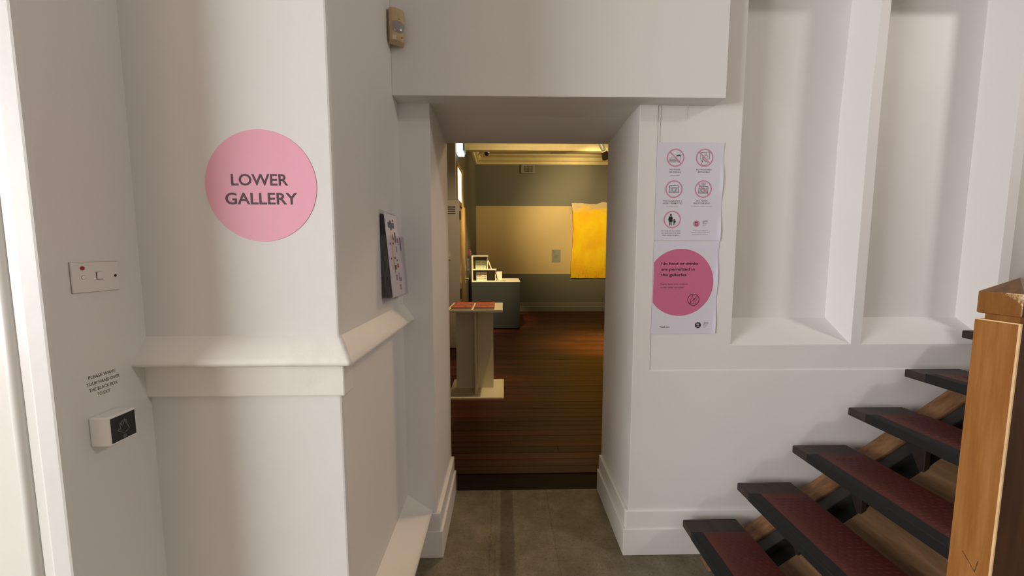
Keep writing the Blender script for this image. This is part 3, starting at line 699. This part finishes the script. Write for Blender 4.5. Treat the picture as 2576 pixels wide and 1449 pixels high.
for s_, uu, vv, wd, cp_, bo in (('NO FOOD', 0.0850, 0.1152, 0.046, 0.0066, 0.004), ('OR DRINKS', 0.0850, 0.1262, 0.0525, 0.0066, 0.004), ('Water permitted', 0.0848, 0.1398, 0.040, 0.0030, 0),
    ('NO TOUCHING', 0.2125, 0.1152, 0.068, 0.0066, 0.004), ('ARTWORKS', 0.2122, 0.1258, 0.054, 0.0066, 0.004),
    ('PHOTOGRAPHY +', 0.0795, 0.2505, 0.083, 0.0066, 0.004), ('VIDEO PERMITTED', 0.079, 0.2608, 0.087, 0.0066, 0.004), ('For personal use only', 0.0790, 0.2738, 0.053, 0.0030, 0),
    ('NO FLASH', 0.2095, 0.2495, 0.049, 0.0066, 0.004), ('PHOTOGRAPHY', 0.2092, 0.2602, 0.074, 0.0066, 0.004), ('No selfie sticks, tripods or monopods', 0.2095, 0.2732, 0.093, 0.0030, 0),
    ('We kindly ask that children', 0.0765, 0.3815, 0.086, 0.0042, 0.008), ('are supervised at all times', 0.0768, 0.3908, 0.086, 0.0042, 0.008), ('while visiting the gallery.', 0.0770, 0.4002, 0.078, 0.0042, 0.008),
    ('Thank you for helping us', 0.2078, 0.3796, 0.067, 0.0034, 0), ('maintain a safe and respectful', 0.2080, 0.3880, 0.081, 0.0034, 0), ('environment for everyone.', 0.2076, 0.3964, 0.071, 0.0034, 0)):
    a.text('ink', s_, uu, vv, wd, cp_, 'C', bo); a.done({'ink': 'caption'}, True)
logo(a, 0.1894, 0.3495, 0.0149, 'pinkring', 'ink', (0.218, 0.337))
a.done({'ink': 'logo_lettering', 'pinkring': 'logo_disc'}, True)
p2 = sheet('food_poster', 'lower white poster with large cropped pink circle below the ring icons poster', 0.6665, 0.9615, 1.069, 1.4875, 0.005)
a = Art((0.6665, YW-0.0005, 1.4875), (1, 0, 0), (0, -1, 0), p2)
cu_, cv_, cr_ = 0.1258, 0.1852, 0.1515; th0 = math.acos(-(cu_-0.0045)/cr_)
a.poly('pinkprint', [(cu_+cr_*math.cos(t), cv_+cr_*math.sin(t)) for t in [-th0+2*th0*k/80 for k in range(81)]], 0.0006)
for s_, uu, vv, wd, cp_, bo in (('No food or drinks', 0.0378, 0.0995, 0.166, 0.0125, 0.022), ('are permitted in', 0.0380, 0.1248, 0.152, 0.0125, 0.022), ('the galleries.', 0.0380, 0.1500, 0.120, 0.0125, 0.022),
    ('Please leave your empties', 0.0367, 0.1915, 0.124, 0.0064, 0.004), ('on the tables provided.', 0.0357, 0.2070, 0.110, 0.0064, 0.004), ('Thank you', 0.0386, 0.3870, 0.0467, 0.0068, 0.018)):
    a.text('ink', s_, uu, vv, wd, cp_, 'L', bo, 0.0010); a.done({'ink': 'caption', 'pinkprint': 'pink_circle'}, True)
u, v = 0.1896, 0.263
a.ring('ink', u, v, 0.027, 0.0027, 0.0010)
a.line('ink', [(u-0.018, v+0.018), (u+0.018, v-0.018)], 0.0020, 0.0011)
a.line('ink', [(u-0.0075, v-0.021), (u-0.0040, v-0.021), (u-0.0040, v-0.010), (u+0.0005, v-0.001), (u+0.0005, v+0.018), (u-0.012, v+0.018), (u-0.012, v-0.001), (u-0.0075, v-0.010)], 0.0014, 0.0010, True)
a.line('ink', [(u+0.006, v-0.007), (u+0.013, v-0.007), (u+0.0135, v+0.002), (u+0.0095, v+0.007), (u+0.0055, v+0.002)], 0.0013, 0.0010, True)
a.line('ink', [(u+0.0095, v+0.007), (u+0.0095, v+0.017)], 0.0013, 0.0010); a.line('ink', [(u+0.005, v+0.017), (u+0.014, v+0.017)], 0.0014, 0.0010)
a.done({'ink': 'bottle_and_glass_icon'}, True)
logo(a, 0.2156, 0.3797, 0.0138, 'ink', 'paper', (0.241, 0.3675))
a.done({'ink': 'logo', 'paper': 'logo_lettering'}, True)
# hairline crack in the plaster above the posters
a = Art((0.68, 1.6995, 2.07), (1, 0, 0), (0, -1, 0), bpy.data.objects['wall_front'])
a.line('line', [(0, 0), (0.001, 0.05), (-0.001, 0.09), (0.0005, 0.155)], 0.0012, 0.0003)
a.done({'line': 'crack'})
a.line('line', [(0.118, 0.0), (0.117, 0.03), (0.119, 0.06)], 0.0008, 0.0003)
a.done({'line': 'crack'})


# passive infrared sensor high in the corner
ir = thing('motion_sensor', 'beige motion sensor box high in the corner beside the doorway', 'motion sensor', (-0.424, 1.578, 2.238))
ax = Vector((0.80, -0.60, 0)); nx_ = Vector((0.55, -0.835, 0)).normalized(); rt = Vector((0.835, 0.55, 0)).normalized()
def ip(u, d, z): return tuple(Vector((-0.427, 1.598, 0)) + rt*u + nx_*d + Vector((0, 0, z)))
mb = MB()
prof = [(-0.030, 0.0), (-0.030, 0.024), (-0.022, 0.033), (-0.008, 0.038), (0.008, 0.038), (0.022, 0.033), (0.030, 0.024), (0.030, 0.0)]
lv = [(2.250, 0.55), (2.256, 0.88), (2.272, 1.0), (2.36, 1.0), (2.372, 0.93), (2.376, 0.80)]
for z, s_ in lv:
    for u, d in prof: mb.v.append(ip(u*(0.96 if s_ < 0.9 else 1), d*s_, z))
K = len(prof)
for i in range(len(lv)-1):
    for k in range(K): mb.f.append((i*K+k, i*K+(k+1) % K, (i+1)*K+(k+1) % K, (i+1)*K+k))
mb.f.append(tuple(range(K))[::-1]); mb.f.append(tuple((len(lv)-1)*K+k for k in range(K)))
obj('housing', mb, 'beige', ir, bevel=0.0015)
mb = MB(); rows = []
def lens_hw(z): return 0.0235 if z > 2.303 else 0.0235*math.sqrt(max(0, 1-((2.303-z)/0.024)**2))
zz = [2.2795, 2.283, 2.288, 2.294, 2.300, 2.306, 2.312, 2.318, 2.323]
for z in zz:
    hw = lens_hw(z)
    for q in range(9):
        t = -1+2*q/8; zt = z - (0.005*t*t if z > 2.305 else 0)
        mb.v.append(ip(hw*t, 0.0375+0.0050*(1-t*t)*(1 if z > 2.29 else max(0.0,(z-2.2795)/0.0105)), zt))
for i in range(len(zz)-1):
    for q in range(8): mb.f.append((i*9+q, i*9+q+1, (i+1)*9+q+1, (i+1)*9+q))
obj('lens', mb, 'lens', ir, smooth=True)
obj('slot', MB().poly([ip(0.0, 0.0386, 2.332), ip(0.0078, 0.0386, 2.332), ip(0.0078, 0.0386, 2.3332), ip(0.0, 0.0386, 2.3332)]), 'line', ir, recalc=False)
obj('status_light', MB().tube(ip(0.014, 0.030, 2.268), ip(0.014, 0.0375, 2.268), 0.0022), 'red', ir)

# light switch plate on the left wall
sw = thing('light_switch', 'white light switch plate with a red dot on the left wall', 'switch', (XL, 0.930, 1.343))
obj('plate', MB().box(XL, XL+0.005, 0.878, 0.983, 1.343, 1.413), 'plastic', sw, bevel=0.0015)
obj('painted_shadow', MB().box(XL, XL+0.0015, 0.8772, 0.9836, 1.3424, 1.4136), 'shade', sw)  # grey rim paints the soft shadow around the plate
obj('indicator', MB().tube((XL+0.005, 0.900, 1.3995), (XL+0.0065, 0.900, 1.3995), 0.0045, n=20), 'red', sw)
obj('screw_cap', MB().tube((XL+0.005, 0.901, 1.378), (XL+0.0056, 0.901, 1.378), 0.0040, n=20), 'plasticw', sw)
obj('screw_cap_rim', MB().tube((XL+0.0048, 0.901, 1.378), (XL+0.0052, 0.901, 1.378), 0.0046, n=20), 'line', sw)
obj('rocker_gap', MB().box(XL+0.005, XL+0.0052, 0.9285, 0.9435, 1.3710, 1.3895), 'line', sw)
obj('rocker', MB().box(XL+0.005, XL+0.0085, 0.9295, 0.9435, 1.3722, 1.3890), 'plastic', sw, bevel=0.002)
obj('screw_hole', MB().tube((XL+0.005, 0.9735, 1.3785), (XL+0.0054, 0.9735, 1.3785), 0.0032, n=20), 'hole', sw)

# touchless exit sensor and its lettering
lt = thing('exit_instruction_lettering', 'small black lettering reading PLEASE WAVE YOUR HAND on the left wall', 'lettering', (XL, 0.926, 1.090))
a = Art((XL+0.0002, 0.880, 1.1475), (0, 1, 0), (1, 0, 0), lt)
for s_, uu, vv, wd in (('PLEASE WAVE', 0.0450, 0.006, 0.062), ('YOUR HAND OVER', 0.0465, 0.0215, 0.077), ('THE BLACK BOX', 0.0460, 0.0365, 0.066), ('TO EXIT', 0.0450, 0.0510, 0.0300)):
    a.text('ink', s_, uu, vv, wd, 0.0082, 'C', 0.0, 0.0003); a.done({'ink': 'word_line'}, True)
a.done({'ink': 'lettering'})
ex = thing('exit_sensor', 'white exit sensor box with black hand symbol panel on the left wall', 'sensor', (XL, 0.915, 0.977))
XS = -0.931
obj('housing', MB().box(XL, XS, 0.884, 0.952, 0.977, 1.048), 'plasticw', ex, bevel=0.004, seg=3)
obj('black_panel', MB().box(XS-0.001, XS+0.0008, 0.8885, 0.9475, 0.9825, 1.0430), 'black', ex)
a = Art((XS+0.0009, 0.8885, 1.0430), (0, 1, 0), (1, 0, 0), ex)
hand = [(0.030, 0.0465), (0.018, 0.038), (0.0145, 0.034), (0.0175, 0.0315), (0.022, 0.034), (0.0195, 0.020), (0.0215, 0.0185), (0.0255, 0.027), (0.0245, 0.0145), (0.0270, 0.0135), (0.0295, 0.0255), (0.0290, 0.0125), (0.0315, 0.0118), (0.0335, 0.0255), (0.0335, 0.0145), (0.0358, 0.0145), (0.0375, 0.028), (0.0425, 0.0400)]
a.line('inkgrey', hand, 0.0008, 0.0003, True)
a.ring('inkgrey', 0.028, 0.053, 0.0022, 0.0006, 0.0003, 16); a.ring('inkgrey', 0.0325, 0.053, 0.0022, 0.0006, 0.0003, 16); a.line('inkgrey', [(0.026, 0.057), (0.034, 0.057)], 0.0006, 0.0003)
a.done({'inkgrey': 'hand_symbol'}, True)

# acrylic leaflet holder on the pier side
hd = thing('leaflet_holder', 'clear acrylic leaflet holder fixed to the pier side left of the doorway', 'leaflet holder', (XP, 1.50, 1.268))
HY0, HY1 = 1.405, 1.605
obj('back_plate', MB().box(XP, XP+0.003, HY0, HY1, 1.268, 1.592), 'acrylic', hd)
mb = MB(); xb0, xb1 = XP+0.047, XP+0.034
mb.prism([(xb0, HY0, 1.268), (xb1, HY0, 1.50), (xb1+0.002, HY0, 1.50), (xb0+0.002, HY0, 1.268)], (0, HY1-HY0, 0))
obj('pocket_front', mb, 'acrylic', hd)
for yy in (HY0, HY1-0.002):
    obj('pocket_side', MB().prism([(XP+0.003, yy, 1.268), (xb0, yy, 1.268), (xb1, yy, 1.50), (XP+0.003, yy, 1.50)], (0, 0.002, 0)), 'acrylic', hd)
obj('pocket_base', MB().box(XP, xb0+0.002, HY0, HY1, 1.265, 1.268), 'acrylic', hd)
def slab(name, xlo, xhi, th, mat, y0, y1, z0, z1, parent):
    return obj(name, MB().prism([(xlo, y0, z0), (xhi, y0, z1), (xhi+th, y0, z1), (xlo+th, y0, z0)], (0, y1-y0, 0)), mat, parent)
for k in range(5):
    g = thing('dark_leaflet', 'dark leaflet %s behind the white plan in the acrylic holder' % ('against the back plate', 'second from the back plate', 'in the middle', 'second from the front', 'just')[k], 'leaflet', (XP+0.006, 1.50, 1.269), 'dark leaflets in the acrylic holder')
    slab('cover', XP+0.0040+0.0064*k, XP+0.0034+0.0024*k, 0.0022, 'leafdark', HY0+0.005, HY1-0.006, 1.269, 1.578-0.001*k, g)
lf = thing('plan_leaflet', 'white leaflet with a coloured floor plan at front of the acrylic holder', 'leaflet', (XP+0.04, 1.50, 1.269))
LX0, LX1 = XP+0.0365, XP+0.0160
slab('sheet', LX0+0.004, LX1, 0.002, 'leaf', HY0+0.004, HY1-0.004, 1.270, 1.580, lf)
tilt = Vector((LX1-LX0-0.004, 0, 0.310)).normalized()
nrm = Vector((0, 1, 0)).cross(tilt).normalized()
if nrm.x < 0: nrm = -nrm
a = Art((LX1+0.0022, HY0+0.004, 1.580), (0, 1, 0), nrm, lf); LW, LH = 0.192, 0.310
def R_(key, u0, v0, u1, v1): a.rect(key, u0*LW, v0*LH, u1*LW, v1*LH, 0.0005)
for key, u0, v0, u1, v1 in (('blue', .14, .10, .56, .165), ('blue', .27, .075, .38, .0999), ('blue', .27, .1651, .38, .19), ('lred', .46, .055, .54, .085), ('blue', .50, .21, .60, .34), ('lred', .36, .24, .43, .29), ('ink', .38, .29, .43, .31),
    ('lred', .66, .28, .76, .34), ('blue', .86, .27, .94, .44), ('yellow', .25, .19, .34, .62), ('ink', .13, .345, .20, .37), ('ink', .33, .34, .41, .365), ('inkgrey', .53, .38, .60, .46), ('inkgrey', .70, .36, .86, .365),
    ('ink', .13, .525, .18, .55), ('ink', .36, .52, .44, .545), ('ink', .50, .55, .56, .575), ('blue', .33, .62, .45, .675), ('lred', .50, .605, .62, .655), ('yellow', .14, .62, .28, .68), ('ink', .31, .58, .33, .72),
    ('inkgrey', .34, .74, .45, .81), ('inkgrey', .54, .72, .60, .80), ('inkgrey', .56, .78, .74, .83), ('inkgrey', .55, .87, .64, .94)): R_(key, u0, v0, u1, v1)
a.done({'blue': 'blue_print', 'lred': 'red_print', 'ink': 'black_print', 'yellow': 'yellow_print', 'inkgrey': 'grey_print'}, True)

# ============================================================ GALLERY OBJECTS
# near pedestal of crossed boards
pd = thing('brochure_stand', 'cream crossed-board stand holding red booklets just inside the doorway', 'stand', (-0.285, 3.92, 0))
obj('base', MB().box(-0.56, -0.005, 3.645, 4.205, 0, 0.020), 'mdf', pd, bevel=0.002)
obj('top', MB().box(-0.56, -0.015, 3.650, 4.205, 0.864, 0.888), 'mdf', pd, bevel=0.003)
obj('cross_board', MB().box(-0.500, -0.114, 3.92, 3.945, 0.020, 0.864), 'mdf', pd)
obj('cross_board', MB().box(-0.297, -0.275, 3.745, 3.92, 0.020, 0.864), 'mdf', pd)
obj('cross_board', MB().box(-0.297, -0.275, 3.945, 4.12, 0.020, 0.864), 'mdf', pd)
first = None
for sx, nm in ((-0.415, 'left'), (-0.195, 'right')):
    for sy, dp in ((3.76, 'front'), (3.985, 'back')):
        for k in range(4):
            lab = 'red booklet %s of the %s %s pile on the cream brochure stand' % (('at the bottom', 'second from bottom', 'second from top', 'on top')[k], dp, nm)
            g = thing('booklet', lab, 'booklet', (sx, sy, 0.888+0.0065*k), 'red booklets in the %s %s pile' % (dp, nm))
            dx, dy = random.uniform(-.003, .003), random.uniform(-.003, .003)
            x0_, x1_, y0_, y1_ = sx-0.098+dx, sx+0.098+dx, sy-0.09+dy, sy+0.085+dy; z_ = 0.888+0.0065*k
            obj('pages', MB().box(x0_+.001, x1_-.001, y0_+.001, y1_-.001, z_, z_+0.0056), 'packcream', g)
            obj('cover', MB().box(x0_, x1_, y0_, y1_, z_+0.0050, z_+0.0063), 'cover', g)
            if k == 3:
                pm_ = MB()
                for q in range(3): pm_.box(x1_-0.050+0.015*q, x1_-0.040+0.015*q, y0_+0.06, y0_+0.085, z_+0.0063, z_+0.0066)
                pm_.box(x0_+0.03, x0_+0.05, y0_+0.055, y0_+0.07, z_+0.0063, z_+0.0066).box(x0_+0.07, x0_+0.12, y0_+0.03, y0_+0.035, z_+0.0063, z_+0.0066)
                obj('cover_print', pm_, 'packcream', g)['kind'] = 'stuff'
# charcoal counter with pale top
ct = thing('counter', 'charcoal box counter with a cream top at the gallery back left', 'counter', (-0.15, 7.5, 0))
obj('body', MB().box(-0.600, 0.296, 7.10, 7.95, 0.03, 0.895), 'counter', ct, bevel=0.002)
obj('plinth', MB().box(-0.59, 0.28, 7.12, 7.93, 0, 0.03), 'hole', ct)
obj('top', MB().box(-0.603, 0.300, 7.095, 7.955, 0.895, 0.914), 'mdf', ct, bevel=0.003)
rk = thing('display_rack', 'two-tier white edged display rack standing on the charcoal counter', 'display rack', (-0.37, 7.25, 0.914))
for bx_ in ((-0.600, -0.585, 7.11, 7.45, 0.914, 1.375), (-0.170, -0.155, 7.18, 7.45, 0.914, 1.118), (-0.325, -0.310, 7.22, 7.45, 1.132, 1.375)):
    obj('upright', MB().box(*bx_), 'mdf', rk)
for bx_ in ((-0.585, -0.145, 7.12, 7.45, 1.118, 1.132), (-0.605, -0.300, 7.15, 7.45, 1.375, 1.389)):
    obj('shelf', MB().box(*bx_), 'mdf', rk)
obj('back_panel', MB().box(-0.585, -0.17, 7.40, 7.412, 0.914, 1.118), 'gtrim', rk)
obj('back_panel', MB().box(-0.585, -0.325, 7.40, 7.412, 1.132, 1.375), 'gtrim', rk)
obj('brace', MB().prism([(-0.31, 7.20, 1.30), (-0.29, 7.20, 1.30), (-0.225, 7.20, 1.132), (-0.245, 7.20, 1.132)], (0, 0.012, 0)), 'mdf', rk)
obj('brace', MB().prism([(-0.165, 7.15, 1.118), (-0.15, 7.15, 1.118), (-0.085, 7.15, 0.914), (-0.10, 7.15, 0.914)], (0, 0.012, 0)), 'mdf', rk)
def pack(x, y, z, w_, h_, mat, label, grp, rows=3):
    g = thing('pack', label, 'pack', (x, y, z), grp)
    obj('carton', MB().box(x-w_/2, x+w_/2, y, y+0.05, z, z+h_), mat, g, bevel=0.002)
    pm_ = MB()
    for r_ in range(rows):
        for q in range(3):
            x_ = x-w_*0.34+q*w_*0.25; pm_.box(x_, x_+w_*0.14, y-0.001, y, z+h_*(0.2+0.24*r_), z+h_*(0.30+0.24*r_))
    obj('carton_print', pm_, 'gtrim', g)['kind'] = 'stuff'
pack(-0.495, 7.30, 1.132, 0.098, 0.165, 'mint', 'pale green pack at left on the upper tier of the display rack', 'packs on the display rack')
pack(-0.393, 7.30, 1.132, 0.098, 0.165, 'mint', 'pale green pack at right on the upper tier of the display rack', 'packs on the display rack')
pack(-0.475, 7.20, 0.914, 0.095, 0.165, 'packcream', 'cream pack at left on the lower tier of the display rack', 'packs on the display rack')
pack(-0.375, 7.19, 0.914, 0.10, 0.17, 'packcream', 'cream pack at right on the lower tier of the display rack', 'packs on the display rack')
cd = thing('tent_card', 'small folded cream card standing right of the display rack', 'card', (-0.09, 7.25, 0.914))
obj('card_face', MB().prism([(-0.135, 7.20, 0.914), (-0.04, 7.20, 0.914), (-0.04, 7.225, 1.09), (-0.135, 7.225, 1.09)], (0, 0.003, 0)), 'packcream', cd)
obj('card_face', MB().prism([(-0.135, 7.26, 0.914), (-0.04, 7.26, 0.914), (-0.04, 7.228, 1.09), (-0.135, 7.228, 1.09)], (0, 0.003, 0)), 'packcream', cd)
for k, (x, y, r_) in enumerate(((0.02, 7.3, 0.3), (0.13, 7.28, -0.2), (0.08, 7.5, 0.9), (0.2, 7.42, 0.1), (-0.02, 7.2, -0.5))):
    c_, s_ = math.cos(r_), math.sin(r_)
    pts = [(x+c_*a_-s_*b_, y+s_*a_+c_*b_, 0.9145+0.001*k) for a_, b_ in ((-.05, -.07), (.05, -.07), (.05, .07), (-.05, .07))]
    fy = obj('flyer', MB().prism(pts, (0, 0, 0.001)), ('packcream', 'yellow', 'packcream', 'packcream', 'mint')[k])
    tag(fy, ('cream flyer lying left of centre among the papers on the counter', 'yellow paper flyer lying nearest the counter front edge', 'cream flyer at the back of the counter papers', 'pale flyer lying furthest right on the counter top', 'flyer lying nearest the folded cream card')[k], 'flyer', 'flyers scattered on the counter')

# yellow canvas hung loose off the wall
cv = MB(); nu, nv = 30, 44; rc = random.Random(4)
top = [0.0]*(nu+1)
for i in range(nu+1):
    u = i/nu; top[i] = 2.627+0.010*math.sin(u*9+1)+rc.uniform(-.006, .006) + (0.030*math.exp(-((u-0.70)/0.07)**2)) - 0.018*math.exp(-((u-0.55)/0.06)**2)
for side in (0, 1):
    for i in range(nu+1):
        for j in range(nv+1):
            u = i/nu; v = j/nv
            xl = 1.630+0.035*math.sin(math.pi*min(1, (1-v)*1.35))+0.004*math.sin(v*31); xr = 2.70+0.01*math.sin(v*9)
            x = xl+(xr-xl)*u; z = 0.825+(top[i]-0.825)*v + (0.003*math.sin(u*23) if j == 0 else 0)
            y = YB-0.03-0.085*math.sin(math.pi*min(1, 1.0-v*0.75))*(1-0.35*u) - 0.010*math.sin(u*8+v*5) - 0.012*math.sin(v*11)
            cv.v.append((x, y+(0.003 if side else 0), z))
K = (nu+1)*(nv+1); W_ = nv+1
for i in range(nu):
    for j in range(nv):
        q = i*W_+j; cv.f += [(q, q+W_, q+W_+1, q+1), (K+q, K+q+1, K+q+W_+1, K+q+W_)]
tag(obj('yellow_canvas', cv, 'canvas', smooth=True, recalc=False), 'large loose yellow painted canvas hanging on the gallery back wall', 'painting')
lb = thing('wall_label', 'small grey text label on the cream band left of the yellow canvas', 'label', (1.275, YB-0.006, 1.211))
obj('card', MB().box(1.166, 1.384, YB-0.011, YB-0.006, 1.211, 1.521), 'labelgrey', lb)
a = Art((1.166, YB-0.0115, 1.521), (1, 0, 0), (0, -1, 0), lb)
for u0, v0, u1 in ((.02, .025, .05), (.02, .045, .08), (.02, .07, .09), (.055, .12, .10), (.055, .14, .16), (.055, .16, .15), (.055, .18, .14), (.07, .2, .12)): a.rect('line', u0, v0, u1, v0+0.006, 0.001)
a.done({'line': 'text_lines'}, True)
av = thing('air_vent', 'small grey perforated air vent under the gallery cornice', 'vent', (0.565, YB, 3.333))
obj('backing', MB().box(0.44, 0.69, YB-0.004, YB+0.002, 3.35, 3.52), 'hole', av)
for bx_ in ((0.413, 0.47, 3.333, 3.54), (0.69, 0.735, 3.333, 3.54), (0.47, 0.69, 3.333, 3.368), (0.47, 0.69, 3.505, 3.54)):
    obj('frame_side', MB().box(bx_[0], bx_[1], YB-0.035, YB, bx_[2], bx_[3]), 'gtrim', av, bevel=0.002)
for k in range(7): obj('grille_bar', MB().box(0.47+0.0345*k-0.006, 0.47+0.0345*k+0.008, YB-0.028, YB-0.01, 3.368, 3.505), 'gtrim', av)
for k in range(5): obj('grille_bar', MB().box(0.4705, 0.6895, YB-0.026, YB-0.012, 3.368+0.034*k-0.006, 3.368+0.034*k+0.008), 'gtrim', av)
tag(obj('ceiling_hatch', MB().prism([(1.09, 8.80, ZG-0.006), (1.50, 8.80, ZG-0.006), (1.42, 9.05, ZG-0.006), (1.09, 9.05, ZG-0.006)], (0, 0, 0.008)), 'gtrim'), 'grey ceiling hatch near the gallery back cornice', 'hatch')
cc = thing('dome_camera', 'white dome security camera with black eye on the gallery ceiling', 'security camera', (-0.38, 8.80, 3.60))
obj('mount', MB().tube((-0.38, 8.80, ZG), (-0.38, 8.80, 3.66), 0.055, 0.06, 20), 'packcream', cc)
obj('eye', MB().dome((-0.385, 8.79, 3.66), (0.1, -0.55, -0.8), 0.052, 0.065), 'black', cc, smooth=True)
# track spotlight
def spotlight(x, y, z, aim, label):
    t = thing('track_spotlight', label, 'spotlight', (x, y, z), 'track spotlights on the gallery ceiling')
    obj('stem', MB().tube((x-0.045, y, z+0.09), (x-0.045, y, ZG-0.03), 0.012), 'lampmetal', t)
    obj('body', MB().tube((x-0.055, y, z+0.095), (x+0.000, y+0.02, z-0.005), 0.034, 0.034, 18), 'lampmetal', t, bevel=0.003)
    obj('collar', MB().tube((x+0.002, y+0.02, z-0.008), (x+0.008, y+0.025, z-0.018), 0.046, 0.046, 18), 'packcream', t)
    obj('shroud', MB().tube((x+0.010, y+0.027, z-0.022), (x+0.052, y+0.085, z-0.115), 0.046, 0.052, 18), 'lampdark', t)
    return t
spotlight(1.50, 5.85, 2.98, (1.95, 7.6, 2.25), 'pale and brown track spotlight hanging at top right of the doorway view')
obj('track', MB().box(1.3, 3.2, 5.83, 5.87, ZG-0.03, ZG), 'lampmetal'); tag(bpy.data.objects['track'], 'pale metal lighting track on the gallery ceiling', 'lighting track')
es = thing('exit_sign', 'lit white exit sign box high on the gallery left wall', 'exit sign', (XG+0.07, 6.0, 2.93))
obj('diffuser', lean(MB().box(XG+0.002, XG+0.10, 5.86, 6.10, 2.925, 3.10)), 'signlit', es, bevel=0.006)
obj('casing', lean(MB().box(XG+0.10, XG+0.125, 5.86, 6.10, 2.96, 3.10)), 'tealcase', es)
fa = thing('fire_call_point', 'small dark red fire call point on the wall beside the honey door', 'call point', (XG, 7.45, 1.38))
obj('box', lean(MB().box(XG, XG+0.05, 7.40, 7.50, 1.38, 1.50)), 'redbox', fa, bevel=0.003)
obj('window_plate', lean(MB().box(XG+0.05, XG+0.053, 7.42, 7.48, 1.40, 1.47)), 'inkgrey', fa)
fe = thing('wall_notice', 'narrow grey notice below the red fire call point', 'notice', (XG, 7.45, 1.12))
obj('sheet', lean(MB().box(XG, XG+0.006, 7.36, 7.54, 1.10, 1.33)), 'inkgrey', fe)
obj('sheet_text', lean(MB().box(XG+0.006, XG+0.0065, 7.39, 7.50, 1.14, 1.30)), 'line', fe)
s2 = thing('light_switch', 'small cream switch plate at far left of the open pale louvred door', 'switch', (-0.80, 5.672, 1.334))
obj('plate', MB().box(-0.835, -0.787, 5.662, 5.672, 1.334, 1.463), 'packcream', s2, bevel=0.002)
obj('rocker', MB().box(-0.820, -0.802, 5.657, 5.662, 1.38, 1.42), 'plastic', s2)
